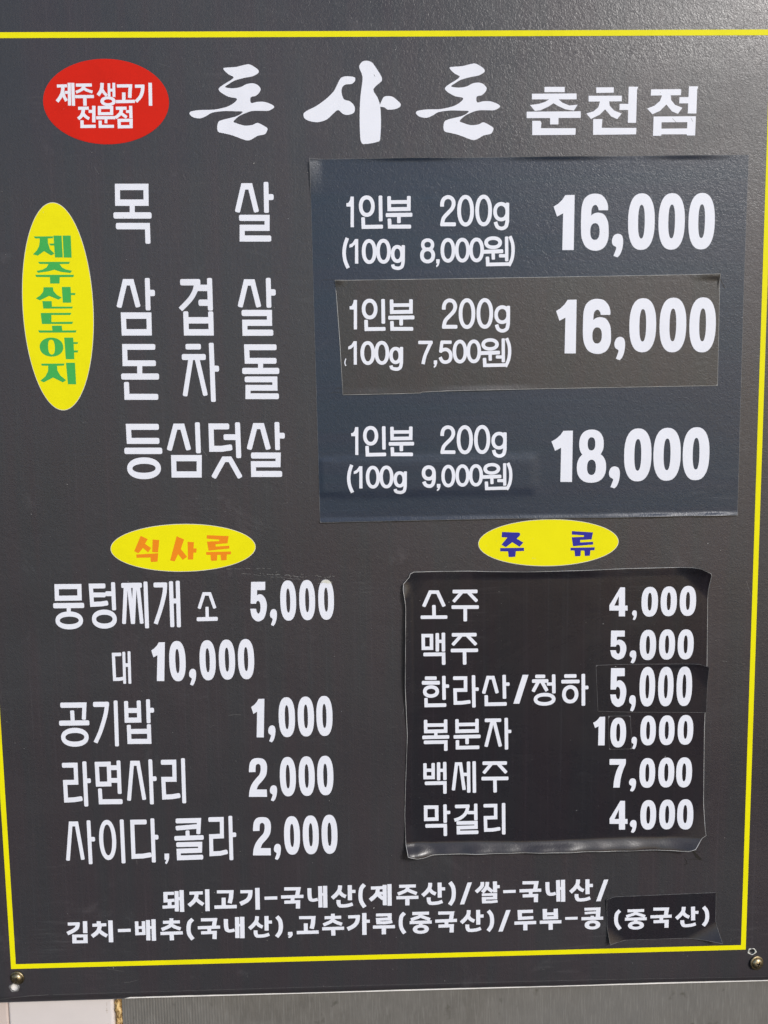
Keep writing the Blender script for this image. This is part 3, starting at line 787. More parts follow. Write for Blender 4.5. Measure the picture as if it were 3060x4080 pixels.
"c 9332,8635 9367,8650 9379,8692 9374,8757 9355,8808 9333,8831 9332,8831 9298,8819 9297,8818 9310,8784 9319,8749 9290,8727 9281,8690 9298,8649",
"E 9550 8558 121 228 2.4;h 9550 8558 30 137 2.4",
"E 9833 8557 119 228 2.4;h 9833 8556 30 137 2.4",
"E 10110 8560 119 226 2.4;h 10110 8560 30 136 2.4"]),
('p5', 'white', 'price', 'bold white price 5,000', [
"c 9006,8898 9007,8896 9209,8899 9210,8900 9212,9020 9211,9020 9096,9021 9095,9022 9094,9098 9095,9099 9124,9081 9167,9091 9212,9142 9238,9227 9232,9335 9199,9443 9130,9487 9077,9472 9024,9412 9000,9296 9001,9295 9082,9296 9083,9297 9094,9342 9119,9371 9141,9343 9148,9271 9139,9207 9116,9180 9092,9189 9082,9221 9081,9222 9004,9220 9003,9219",
"c 9334,9311 9369,9330 9382,9383 9377,9467 9358,9532 9336,9561 9335,9562 9301,9546 9300,9545 9313,9501 9322,9457 9292,9429 9283,9381 9300,9328",
"E 9551 9188 116 301 2.4;h 9551 9188 29 180 2.4",
"E 9827 9191 115 301 2.4;h 9827 9191 29 180 2.4",
"E 10103 9193 116 301 2.4;h 10103 9193 29 181 2.4"]),
('drinks', 'white', 'price', 'bold white price 1 ,000 around the stuck-on zero', [
"p 8851,9635 8930,9634 8928,10075 8831,10072 8834,9779 8783,9804 8752,9723 8789,9704 8825,9671",
"c 9371,9951 9400,9965 9411,10007 9406,10070 9391,10120 9372,10143 9371,10144 9343,10131 9343,10130 9353,10097 9361,10063 9336,10041 9329,10005 9343,9964",
"E 9577 9860 116 229 2.4;h 9577 9860 29 137 2.4",
"E 9857 9862 117 229 2.4;h 9857 9862 30 137 2.4",
"E 10138 9862 117 229 2.4;h 10138 9862 29 138 2.4"]),
('p0', 'white', 'price', 'bold white zero', [
"E 9128 9880 118 229 2.4;h 9128 9880 30 138 2.4"]),
('drinks', 'white', 'price', 'bold white price 7,000', [
"c 9006,10291 9009,10287 9248,10292 9251,10297 9249,10368 9209,10469 9177,10601 9165,10730 9163,10734 9069,10732 9068,10728 9079,10608 9112,10475 9154,10383 9154,10379 9010,10376 9007,10371",
"c 9359,10595 9397,10611 9410,10655 9404,10723 9383,10777 9359,10801 9358,10802 9322,10788 9321,10787 9335,10751 9345,10715 9313,10692 9303,10653 9322,10609",
"E 9577 10516 119 231 2.4;h 9577 10516 30 139 2.4",
"E 9864 10516 121 232 2.4;h 9864 10515 31 139 2.4",
"E 10133 10520 120 234 2.4;h 10133 10520 30 140 2.4"]),
('drinks', 'white', 'price', 'bold white price 4,000', [
"p 9178,10941 9249,10943 9253,11228 9291,11229 9293,11306 9255,11305 9256,11396 9163,11393 9162,11303 9021,11299 9019,11218;H 9159,11076 9161,11226 9093,11224",
"c 9381,11246 9416,11262 9429,11305 9423,11373 9404,11426 9381,11450 9380,11451 9346,11437 9345,11436 9358,11401 9368,11365 9337,11342 9328,11303 9346,11260",
"E 9604 11172 120 232 2.4;h 9604 11172 30 139 2.4",
"E 9890 11173 120 234 2.4;h 9890 11173 30 140 2.4",
"E 10164 11173 122 234 2.4;h 10164 11172 31 141 2.4"]),
('blue', 'white', 'lettering', 'white lettering 1인분', [
"p 5285,2139 5330,2140 5323,2550 5278,2550 5283,2273 5227,2272 5223,2230 5256,2220 5275,2186;o 5507 2269 110 144 51 53;s 51 50 5698,2129 5698,2475;s 51 53 5453,2417 5456,2548 5728,2546;s 51 53 5818,2137 5818,2313 6089,2311 6092,2136;s 51 50 5818,2217 6092,2216;s 56 54 5768,2391 6138,2389;s 51 50 5951,2401 5950,2501;s 51 53 5818,2438 5822,2547 6119,2549"]),
('blue', 'white', 'lettering', 'white lettering 200g', [
"v 53 51 6552,2284 6555,2230 6574,2185 6609,2160 6643,2155 6683,2171 6710,2211 6711,2264 6686,2317 6623,2381 6573,2437 6554,2504;s 55 53 6525,2521 6743,2523;o 6879 2341 117 213 53 54;o 7131 2340 117 213 53 54;o 7376 2358 111 130 50 50;s 52 50 7462,2237 7461,2504;v 52 48 7461,2489 7444,2554 7405,2581 7361,2582 7318,2556 7296,2495"]),
('blue', 'white', 'lettering', 'white lettering reading (100g 8,000원)', [
"v 50 49 5229,2695 5194,2796 5181,2902 5195,3009 5234,3103",
"p 5336,2711 5380,2711 5376,3044 5330,3043 5335,2782 5295,2818 5256,2825 5257,2789 5301,2763",
"o 5531 2881 103 169 52 50;o 5730 2880 103 169 52 50;o 5923 2918 91 122 50 49;s 47 49 6007,2798 6003,3031;v 47 47 6003,3016 5988,3084 5952,3110 5905,3110 5866,3094 5856,3060",
"o 6347 2797 92 87 47 47;o 6345 2941 105 108 52 50",
"p 6466,2994 6513,2995 6513,3036 6497,3081 6470,3104 6462,3084 6483,3058 6465,3048",
"o 6630 2875 103 167 50 50",
"o 6832 2874 104 168 50 50;o 7031 2873 104 168 50 50;o 7263 2777 124 87 52 49;s 55 53 7122,2899 7405,2893;s 47 46 7263,2905 7267,3007;s 47 46 7452,2694 7454,3032;s 47 46 7345,2955 7452,2956;s 50 49 7183,2965 7188,3072 7507,3069;v 47 46 7499,2691 7535,2786 7543,2892 7528,2999 7484,3093"]),
('patch', 'white', 'lettering', 'white lettering 1인분', [
"p 5305,3540 5350,3541 5343,3946 5298,3945 5303,3672 5247,3671 5243,3630 5276,3620 5295,3586;o 5525 3668 110 142 51 52;s 51 49 5715,3531 5715,3872;s 51 52 5472,3815 5474,3944 5745,3943;s 51 52 5834,3539 5835,3713 6104,3711 6107,3539;s 51 49 5834,3618 6106,3618;s 56 54 5784,3790 6152,3789;s 51 49 5966,3801 5965,3899;s 51 52 5835,3836 5838,3944 6134,3947"]),
('patch', 'white', 'lettering', 'white lettering 200g', [
"v 53 51 6566,3687 6570,3633 6589,3589 6623,3564 6657,3560 6698,3575 6724,3616 6725,3668 6700,3720 6637,3784 6587,3839 6568,3907;s 55 53 6540,3923 6757,3925;o 6893 3745 117 212 53 54;o 7145 3745 117 212 53 54;o 7390 3764 111 129 50 50;s 52 50 7476,3643 7474,3909;v 52 48 7474,3894 7457,3958 7418,3985 7374,3986 7332,3960 7310,3900"]),
('patch', 'white', 'lettering', 'white lettering reading 100g 7,500원)', [
"v 14 14 5180,4349 5167,4386 5165,4417 5178,4450",
"p 5294,4109 5337,4109 5333,4435 5289,4434 5293,4178 5254,4214 5215,4221 5216,4185 5260,4160",
"o 5489 4275 103 166 52 49;o 5688 4275 104 166 52 49;o 5882 4313 91 120 50 48;s 47 48 5966,4195 5962,4424;v 47 47 5962,4409 5948,4477 5911,4502 5864,4501 5825,4486 5814,4453",
"s 47 47 6203,4136 6407,4138;v 48 47 6380,4143 6335,4236 6294,4329 6268,4438",
"p 6421,4388 6468,4388 6468,4428 6452,4472 6425,4494 6417,4475 6438,4450 6420,4440",
"s 48 47 6676,4138 6518,4136;s 46 45 6538,4129 6518,4281;v 49 48 6509,4269 6549,4243 6604,4239 6652,4278 6662,4341 6640,4395 6587,4415 6540,4399 6510,4344",
"o 6791 4270 103 165 50 50;o 6988 4269 103 165 50 50;o 7219 4175 123 86 51 48;s 55 53 7078,4295 7359,4289;s 47 45 7219,4301 7222,4402;s 47 45 7405,4093 7407,4427;s 47 45 7300,4350 7406,4352;s 50 48 7139,4361 7144,4466 7460,4464;v 47 45 7452,4091 7488,4184 7496,4289 7480,4395 7437,4488"]),
('blue', 'white', 'lettering', 'white lettering 1인분', [
"p 5295,5310 5339,5311 5332,5706 5288,5705 5293,5439 5238,5438 5234,5398 5266,5388 5285,5355;o 5512 5436 108 139 50 51;s 50 48 5700,5303 5700,5635;s 50 51 5459,5578 5462,5705 5729,5704;s 50 51 5817,5312 5818,5481 6083,5480 6087,5312;s 50 48 5817,5388 6086,5389;s 55 52 5768,5555 6131,5556;s 50 48 5948,5566 5947,5662;s 50 51 5818,5601 5821,5705 6113,5709"]),
('blue', 'white', 'lettering', 'white lettering 200g', [
"v 52 50 6533,5453 6537,5401 6555,5357 6589,5333 6623,5329 6663,5344 6689,5384 6691,5435 6666,5486 6604,5548 6554,5602 6535,5668;s 54 51 6507,5683 6722,5686;o 6857 5511 116 207 52 53;o 7105 5511 116 207 52 53;o 7348 5531 110 126 49 48;s 51 48 7432,5413 7431,5673;v 51 47 7431,5658 7414,5721 7375,5747 7332,5748 7290,5722 7269,5663"]),
('blue', 'white', 'lettering', 'white lettering reading (100g 9,000원)', [
"v 49 47 5235,5846 5202,5944 5189,6047 5203,6150 5241,6242",
"p 5343,5867 5387,5867 5384,6185 5338,6184 5342,5935 5302,5969 5262,5976 5263,5941 5307,5917",
"o 5535 6026 101 163 50 48;o 5729 6026 101 163 50 48;o 5918 6063 89 117 49 47;s 46 47 6000,5949 5996,6173;v 46 46 5996,6159 5982,6225 5946,6249 5900,6248 5862,6233 5852,6201",
"o 6335 5977 100 109 51 51;v 52 51 6410,5962 6411,6059 6396,6131 6367,6163 6327,6165 6287,6145 6264,6100",
"p 6451,6136 6502,6137 6502,6176 6485,6220 6456,6241 6447,6222 6470,6198 6451,6187",
"o 6616 6026 100 161 48 48",
"o 6819 6021 101 160 49 48;o 7013 6021 101 160 49 48;o 7241 5931 121 83 51 46;s 54 51 7102,6047 7379,6042;s 46 44 7241,6053 7244,6151;s 46 44 7425,5853 7427,6176;s 46 44 7320,6101 7425,6103;s 49 47 7162,6111 7167,6213 7479,6211;v 46 44 7471,5851 7506,5941 7514,6043 7499,6145 7456,6234"]),
('board', 'white', 'brush_character', 'first white brush-written character 돈', [
"c 3588,435 3660,427 3764,420 3925,386 3998,415 4060,463 4059,500 3981,542 3870,562 3731,598 3653,643 3599,682 3700,698 3811,683 3895,644 3978,634 4038,653 4083,703 4068,750 4014,798 3945,816 3948,890 4026,877 4136,878 4240,918 4262,950 4188,992 4092,994 3953,996 3842,1033 3771,1067 3700,1133 3741,1154 3851,1187 3962,1177 4032,1151 4155,1215 4162,1242 4127,1300 4027,1321 3928,1374 3859,1379 3681,1314 3557,1284 3488,1265 3477,1198 3507,1124 3716,1072 3794,1040 3829,1003 3746,998 3580,994 3414,1014 3330,1059 3246,1088 3150,1071 3105,1029 3125,997 3250,979 3443,975 3610,941 3708,894 3759,833 3647,809 3539,748 3513,700 3592,643 3671,598 3722,554 3657,519 3598,466"]),
('board', 'white', 'brush_character', 'middle white brush-written character 사', [
"c 5300,550 5371,566 5371,611 5326,648 5242,656 5197,690 5185,756 5217,849 5299,876 5359,942 5352,1022 5268,1054 5199,1040 5136,989 5074,1029 4976,1113 4850,1147 4739,1131 4671,1093 4661,1032 4715,992 4827,940 4967,847 5080,742 5138,637 5180,571 5236,550;c 5544,348 5607,370 5653,428 5734,555 5736,613 5621,718 5675,824 5710,931 5720,1144 5709,1331 5689,1406 5471,1440 5435,1383 5427,1196 5431,983 5445,797 5477,559 5432,427 5474,361;c 5704,936 5758,825 5828,809 5897,826 5988,906 5988,946 5923,980 5812,987 5770,958 5704,947"]),
('board', 'white', 'brush_character', 'last white brush-written character 돈', [
"c 6670,438 6741,430 6846,423 7006,389 7081,418 7144,466 7144,503 7067,546 6956,566 6818,603 6740,648 6688,688 6790,704 6901,689 6984,649 7067,639 7128,658 7175,709 7161,757 7108,805 7039,823 7044,898 7122,885 7233,886 7338,926 7360,959 7288,1001 7191,1003 7052,1005 6941,1042 6871,1077 6802,1143 6843,1165 6954,1198 7066,1188 7135,1161 7260,1227 7269,1254 7235,1313 7135,1334 7037,1387 6968,1392 6787,1326 6662,1296 6593,1277 6579,1209 6608,1134 6816,1082 6894,1050 6927,1013 6844,1007 6678,1003 6511,1024 6428,1069 6344,1098 6248,1081 6201,1038 6221,1006 6345,988 6539,984 6706,950 6803,902 6853,841 6740,816 6629,754 6602,706 6680,648 6757,603 6807,558 6741,523 6681,470"]),
('board', 'white', 'lettering', 'thick square white lettering reading 춘천점', [
"p 7972,700 8251,701 8252,770 7973,769;p 7800,789 8416,788 8417,866 7801,863;p 8044,860 8166,861 8218,907 8318,946 8433,936 8381,1014 8263,996 8162,953 8100,915 8029,959 7919,1007 7841,1015 7774,937 7896,923 7985,896;p 7728,1025 8476,1023 8477,1110 7728,1110;p 8052,1097 8168,1097 8169,1195 8053,1194;p 7806,1146 7920,1147 7933,1181 7925,1244 8410,1247 8406,1334 7807,1335",
"p 8688,709 8930,710 8931,780 8689,783;p 8583,820 9043,821 9044,895 8584,896;p 8744,889 8868,889 8878,953 8941,1017 9046,1056 8983,1129 8898,1091 8814,999 8741,1069 8620,1125 8554,1053 8652,1026 8718,973;p 9013,928 9151,929 9153,1009 9014,1009;p 9136,703 9268,704 9253,748 9247,1180 9133,1179;p 8651,1128 8778,1128 8774,1186 8771,1245 9253,1248 9250,1333 8651,1336",
"p 9448,740 9867,738 9862,818 9445,821;p 9606,809 9721,809 9730,883 9787,947 9888,984 9828,1064 9744,1032 9664,940 9577,1024 9473,1068 9397,992 9497,956 9574,893;p 9845,844 9985,844 9983,927 9842,926;p 9973,703 10102,703 10088,748 10085,1061 9964,1060;p 9491,1098 10079,1097 10074,1353 9962,1352 9957,1337 9603,1335 9599,1354 9485,1354;H 9602,1175 9962,1175 9960,1258 9602,1260"]),
('oval_red', 'white', 'lettering', 'white lettering reading 제주 생고기', [
"b 40 39 1329,658 1467,656;v 47 43 1411,647 1401,733 1370,798 1321,860;v 43 39 1402,723 1418,793 1449,852;b 38 37 1432,741 1479,741;b 43 41 1497,617 1487,912;b 43 41 1544,618 1540,915",
"b 43 41 1585,648 1800,647;v 43 37 1697,654 1672,697 1637,718 1582,740;v 43 37 1679,681 1727,713 1805,738;b 43 41 1566,797 1821,796;b 47 41 1698,800 1695,915",
"v 47 41 1940,621 1933,682 1918,725 1877,781;v 40 37 1928,693 1956,742 1996,788;b 36 35 2031,626 2027,796;b 38 37 2097,620 2092,804;b 38 37 2031,715 2092,715;o 2009 859 103 63 47 37",
"b 47 41 2138,661 2320,660 2311,738 2305,816;b 47 41 2227,746 2222,856;b 43 41 2116,865 2373,862",
"b 43 41 2381,666 2507,665;v 47 43 2488,647 2480,728 2449,803 2386,866;b 47 45 2588,622 2582,920"]),
('oval_red', 'white', 'lettering', 'white lettering reading 전문점', [
"b 43 41 1600,949 1744,947;v 47 41 1673,940 1662,1005 1638,1049 1594,1086;v 43 39 1659,1005 1688,1049 1743,1087;b 41 39 1740,989 1798,990;b 45 43 1814,917 1803,1134;b 45 41 1644,1106 1642,1186 1826,1184",
"b 43 39 1888,940 2054,940 2050,1020 1885,1021 1888,940;b 43 41 1839,1074 2098,1073;b 38 41 1971,1078 1967,1146;b 43 39 1890,1110 1888,1187 2074,1186",
"b 43 41 2110,951 2256,950;v 47 41 2187,943 2175,1008 2145,1040 2099,1075;v 43 39 2170,1008 2202,1035 2253,1071;b 38 37 2246,994 2299,995;b 43 41 2312,920 2309,1083;b 43 41 2147,1109 2310,1109 2306,1192 2146,1193 2147,1109"]),
('oval_green', 'green', 'lettering', 'heavy green lettering reading 제주산도야지 downwards', [
"p 905,2637 1176,2637 1164,2663 1096,2665 1097,2727 1119,2808 1179,2871 1129,2894 1037,2835 997,2862 947,2895 881,2876 938,2826 972,2766 985,2696 985,2664 926,2663;p 1112,2733 1186,2734 1188,2760 1126,2760;p 1177,2627 1288,2628 1289,2922 1182,2922;p 1303,2628 1413,2629 1411,2926 1303,2923",
"p 947,2979 1384,2982 1370,3010 1241,3011 1270,3056 1320,3084 1410,3103 1381,3133 1256,3117 1163,3086 1077,3108 936,3127 919,3101 1001,3084 1059,3054 1089,3009 964,3006;p 897,3153 1432,3158 1420,3188 1234,3187 1225,3274 1096,3273 1098,3186 910,3183",
"p 1003,3323 1132,3324 1137,3375 1178,3426 1246,3465 1200,3494 1124,3461 1072,3440 1021,3465 941,3500 889,3472 950,3434 994,3384;p 1254,3321 1376,3322 1376,3405 1441,3406 1431,3434 1376,3432 1373,3536 1258,3535;p 975,3511 1104,3512 1105,3587 1393,3590 1382,3615 984,3613",
"p 944,3672 1367,3675 1352,3704 1091,3701 1087,3798 1386,3796 1371,3827 953,3823;p 1088,3848 1226,3849 1230,3915 1427,3915 1415,3945 910,3941 896,3910 1095,3913",
"E 1068 4141 164 131 2.1;h 1068 4142 47 103 2.4;p 1251,4013 1375,4014 1377,4077 1442,4078 1431,4101 1378,4102 1378,4191 1438,4190 1427,4219 1378,4219 1376,4312 1258,4310",
"p 907,4368 1237,4370 1225,4399 1131,4400 1133,4464 1171,4537 1248,4601 1199,4631 1068,4562 1017,4587 934,4628 888,4603 962,4545 1002,4473 1009,4398 921,4396;p 1258,4360 1383,4361 1384,4660 1269,4658"]),
('oval_meal', 'orange', 'character', 'chunky orange character 식', [
"p 2192,6820 2290,6870 2249,6936 2334,6998 2288,7061 2218,6995 2149,7071 2091,7041;p 2361,6876 2455,6885 2430,7063 2347,7058;p 2117,7089 2432,7076 2418,7197 2322,7200 2320,7135 2121,7137"]),
('oval_meal', 'orange', 'character', 'chunky orange character 사', [
"p 2705,6835 2810,6881 2758,7020 2844,7134 2780,7178 2716,7093 2663,7197 2599,7183;p 2859,6916 2949,6924 2940,7014 2983,7015 2978,7076 2937,7075 2929,7174 2855,7175"]),
('oval_meal', 'orange', 'character', 'chunky orange character 류', [
"p 3138,6825 3449,6844 3430,6948 3259,6958 3258,6993 3454,6983 3454,7023 3155,7050 3137,6918 3311,6915 3314,6892 3133,6874;p 3120,7070 3475,7068 3473,7109 3415,7110 3408,7191 3333,7196 3323,7113 3277,7113 3269,7196 3186,7198 3181,7114 3118,7110"]),
('oval_drink', 'blueink', 'character', 'chunky blue character 주', [
"p 7394,6847 7641,6860 7657,6880 7653,6904 7606,6949 7704,7007 7648,7069 7542,7000 7447,7071 7384,7034 7471,6930 7387,6924;p 7365,7082 7713,7083 7714,7130 7595,7132 7586,7214 7489,7216 7481,7133 7367,7130"]),
('oval_drink', 'blueink', 'character', 'chunky blue character 류', [
"p 8409,6850 8717,6875 8698,6977 8531,6984 8532,7019 8721,7012 8722,7053 8428,7073 8407,6941 8584,6938 8586,6916 8409,6902;p 8391,7094 8744,7094 8742,7136 8682,7138 8675,7217 8602,7219 8594,7139 8543,7138 8539,7218 8459,7222 8450,7137 8392,7134"]),
('board', 'white', 'lettering', 'white footer line reading 돼지고기-국내산(제주산)/쌀-국내산/', [
"b 61 49 2455,12234 2326,12234 2324,12352 2458,12343;b 58 49 2385,12351 2381,12446;b 46 49 2275,12449 2483,12444;b 61 65 2495,12200 2487,12523;b 64 68 2569,12187 2565,12532;b 48 51 2495,12320 2567,12322",
"b 46 49 2686,12239 2885,12238;v 61 61 2795,12239 2777,12323 2732,12383 2669,12435;v 55 55 2763,12314 2826,12378 2887,12425;b 65 69 2953,12184 2947,12530",
"b 65 49 3097,12228 3314,12231 3304,12329 3282,12413;b 61 54 3195,12323 3191,12457;b 61 54 3052,12470 3387,12469",
"b 46 49 3448,12236 3629,12237;v 64 65 3601,12214 3586,12321 3538,12381 3440,12428;b 67 71 3704,12181 3701,12527",
"b 48 51 3808,12348 4000,12347",
"b 64 51 4107,12208 4321,12211 4299,12327;b 64 51 4057,12336 4394,12333;b 58 51 4230,12345 4228,12415;b 64 51 4104,12419 4311,12417 4306,12525",
"v 61 49 4486,12206 4486,12320 4498,12382 4524,12398 4568,12396 4609,12385;b 61 49 4648,12178 4647,12517;b 64 49 4722,12175 4720,12522;b 41 43 4650,12309 4723,12311",
"v 61 62 4949,12174 4938,12247 4890,12315 4825,12375;v 55 55 4921,12254 4978,12325 5033,12354;b 64 51 5094,12174 5093,12413;b 64 51 5096,12274 5179,12275;v 61 53 4921,12405 4921,12455 4945,12499 5062,12496 5133,12473",
"v 61 65 5316,12169 5267,12233 5252,12348 5265,12441 5315,12530",
"b 61 49 5413,12229 5600,12226;v 61 62 5520,12231 5504,12316 5459,12369 5397,12421;v 56 56 5497,12308 5540,12355 5598,12406;b 44 46 5533,12313 5607,12315;b 61 65 5620,12183 5619,12507;b 64 68 5693,12173 5692,12517",
"b 47 49 5839,12212 6091,12212;v 53 52 5974,12223 5951,12274 5900,12303 5819,12335;v 53 52 5951,12266 6024,12299 6104,12335;b 48 51 5796,12393 6129,12394;b 65 51 5961,12413 5960,12518",
"v 59 62 6310,12168 6301,12242 6255,12310 6192,12370;v 54 56 6284,12249 6340,12320 6393,12349;b 62 51 6451,12168 6452,12408;b 62 51 6453,12269 6534,12269;v 60 53 6285,12400 6286,12450 6310,12494 6423,12491 6492,12468",
"v 62 65 6607,12167 6652,12238 6666,12346 6651,12446 6602,12527",
"p 6875,12179 6942,12177 6823,12524 6757,12525",
"v 56 56 7099,12175 7096,12233 7062,12278 7002,12334;v 56 56 7175,12177 7169,12242 7143,12288 7099,12341;v 53 53 7165,12257 7209,12297 7253,12334;b 62 65 7290,12171 7293,12346;b 47 49 7293,12256 7363,12256;b 62 42 7091,12379 7293,12378 7293,12437 7122,12437 7125,12496 7231,12497 7330,12488",
"b 48 47 7416,12338 7606,12337",
"b 63 50 7709,12205 7920,12207 7901,12323;b 63 51 7663,12332 7995,12328;b 57 51 7834,12341 7834,12410;b 63 51 7712,12414 7916,12412 7914,12519",
"v 61 50 8087,12203 8091,12319 8105,12381 8131,12398 8175,12396 8216,12384;b 61 50 8249,12175 8258,12518;b 64 50 8324,12172 8331,12523;b 41 44 8255,12307 8328,12309",
"v 60 61 8555,12173 8547,12247 8502,12315 8440,12375;v 54 55 8530,12254 8587,12325 8642,12354;b 63 51 8697,12174 8702,12412;b 63 51 8701,12274 8782,12274;v 60 52 8534,12405 8536,12454 8561,12498 8675,12495 8743,12472",
"p 8950,12186 9017,12185 8902,12529 8834,12531"]),
('board', 'white', 'lettering', 'white footer line reading 김치-배추(국내산),고추가루(중국산)/두부-콩', [
"b 46 49 848,12680 1024,12679;v 61 59 999,12661 983,12738 933,12783 834,12831;b 65 69 1107,12641 1102,12831;b 64 46 936,12873 1102,12874 1099,12968 934,12967 936,12873",
"b 61 65 1312,12647 1309,12708;b 46 49 1215,12709 1422,12705;v 61 62 1328,12709 1302,12793 1264,12838 1200,12886;v 55 59 1295,12785 1358,12841 1425,12886;b 67 71 1486,12639 1481,12987",
"b 48 50 1592,12804 1784,12803",
"b 52 46 1877,12665 1875,12863 1978,12861 1980,12665;b 41 43 1880,12764 1978,12764;b 61 65 2048,12648 2041,12973;b 64 68 2131,12638 2125,12981;b 41 43 2050,12767 2130,12769",
"b 58 62 2400,12630 2399,12685;b 46 49 2271,12691 2525,12689;v 55 53 2401,12699 2378,12745 2326,12775 2247,12806;v 55 53 2386,12730 2449,12770 2532,12803;b 48 51 2227,12868 2562,12866;b 64 51 2394,12877 2395,12981",
"v 63 58 2719,12652 2667,12708 2650,12811 2661,12895 2711,12975",
"b 63 50 2842,12666 3054,12668 3031,12783;b 63 50 2791,12792 3125,12789;b 58 50 2963,12801 2960,12870;b 64 50 2837,12874 3042,12872 3036,12979",
"v 64 49 3217,12664 3216,12777 3228,12838 3255,12854 3300,12852 3343,12841;b 64 49 3386,12637 3381,12972;b 67 49 3463,12634 3457,12977;b 42 43 3386,12766 3462,12768",
"v 59 60 3688,12631 3677,12703 3630,12769 3566,12828;v 54 54 3660,12710 3715,12779 3767,12807;b 62 50 3829,12632 3825,12865;b 62 50 3829,12729 3909,12730;v 59 51 3659,12857 3659,12905 3681,12948 3795,12945 3863,12923",
"v 64 59 3985,12644 4030,12708 4042,12807 4025,12897 3973,12970",
"p 4146,12897 4212,12894 4218,12941 4196,12979 4159,12994 4144,12975 4170,12960 4145,12947",
"b 65 48 4320,12672 4536,12675 4526,12771 4506,12853;b 60 53 4419,12765 4416,12896;b 60 53 4279,12909 4610,12909",
"b 58 62 4831,12622 4831,12677;b 46 49 4705,12683 4956,12681;v 55 52 4834,12691 4811,12737 4760,12766 4684,12798;v 55 52 4819,12722 4883,12762 4966,12795;b 48 51 4665,12859 4996,12858;b 63 51 4830,12868 4833,12972",
"b 47 50 5062,12680 5238,12678;v 62 62 5210,12659 5197,12758 5144,12826 5048,12875;b 66 70 5306,12624 5303,12974;b 47 50 5307,12756 5388,12757",
"b 62 47 5483,12660 5690,12661 5688,12728 5512,12731 5517,12785 5618,12788 5728,12773;b 49 51 5433,12853 5768,12854;b 65 51 5599,12861 5598,12973",
"v 59 59 5916,12639 5868,12696 5855,12801 5868,12885 5916,12966",
"b 47 50 6034,12652 6288,12651;v 50 50 6166,12663 6141,12704 6082,12726 6012,12751;v 50 50 6141,12689 6221,12722 6302,12755;b 49 51 5993,12795 6327,12795;b 56 51 6159,12806 6159,12845;o 6161 12906 122 73 65 48",
"b 63 50 6427,12655 6638,12658 6619,12774;b 63 51 6381,12783 6712,12779;b 57 51 6551,12792 6551,12861;b 63 51 6429,12865 6633,12863 6629,12971",
"v 59 61 6892,12619 6884,12692 6838,12760 6776,12820;v 54 55 6867,12700 6923,12770 6977,12799;b 62 51 7034,12620 7036,12857;b 62 51 7036,12720 7117,12720;v 59 52 6869,12850 6870,12899 6894,12943 7007,12940 7075,12917",
"v 61 59 7188,12637 7233,12701 7248,12800 7233,12890 7185,12963",
"p 7461,12634 7529,12633 7409,12977 7342,12978",
"b 64 50 7871,12663 7667,12664 7673,12773 7876,12766;b 50 52 7588,12848 7920,12846;b 64 67 7755,12855 7755,12968",
"b 66 50 8050,12632 8055,12777 8222,12775 8217,12632;b 44 46 8050,12712 8221,12712;b 50 52 7975,12844 8306,12844;b 64 67 8141,12848 8144,12970",
"b 47 43 8364,12793 8554,12793",
"b 66 46 8657,12653 8870,12652 8864,12784;b 36 38 8661,12715 8867,12708;b 52 55 8778,12761 8778,12809;b 48 50 8613,12804 8946,12803;o 8783 12908 120 74 68 46"]),
('origin', 'white', 'lettering', 'white lettering reading (중국산)', [
"v 59 54 9198,12684 9152,12737 9141,12833 9157,12910 9207,12985",
"b 47 46 9316,12692 9570,12692;v 50 46 9448,12703 9424,12741 9365,12761 9297,12784;v 50 46 9424,12727 9505,12758 9587,12789;b 49 48 9278,12826 9613,12826;b 56 48 9445,12836 9445,12872;o 9449 12929 123 68 65 45",
"b 63 49 9711,12675 9920,12678 9904,12790;b 63 49 9668,12798 9996,12795;b 57 49 9837,12807 9838,12874;b 63 49 9718,12878 9920,12876 9919,12980",
"v 60 57 10178,12650 10171,12719 10127,12782 10066,12838;v 54 52 10154,12725 10212,12791 10267,12819;b 63 47 10320,12651 10328,12873;b 63 47 10325,12744 10406,12745;v 60 49 10160,12866 10163,12912 10188,12953 10302,12950 10369,12929",
"v 61 55 10481,12660 10527,12720 10544,12811 10532,12895 10486,12963"])]
PL = {'board': (board, 0.08, flat), 'blue': (blue, 0.45, h_blue), 'patch': (patch, 0.74, h_patch), 'drinks': (drinks, 0.48, h_drinks),
      'p5': (p5, 0.70, h_p5), 'p0': (p0, 0.70, h_drinks), 'origin': (origin, 0.42, h_origin)}
for key in OV: PL[key] = (OV[key], 0.19, flat)
for th, mat, name, label, glyphs in TEXT:
    par, out, hf = PL[th]
    org = bo if th.startswith('oval') else par.location
    obj(name, text_mesh(name, glyphs, out, hf, org), MAT[mat], par, label)

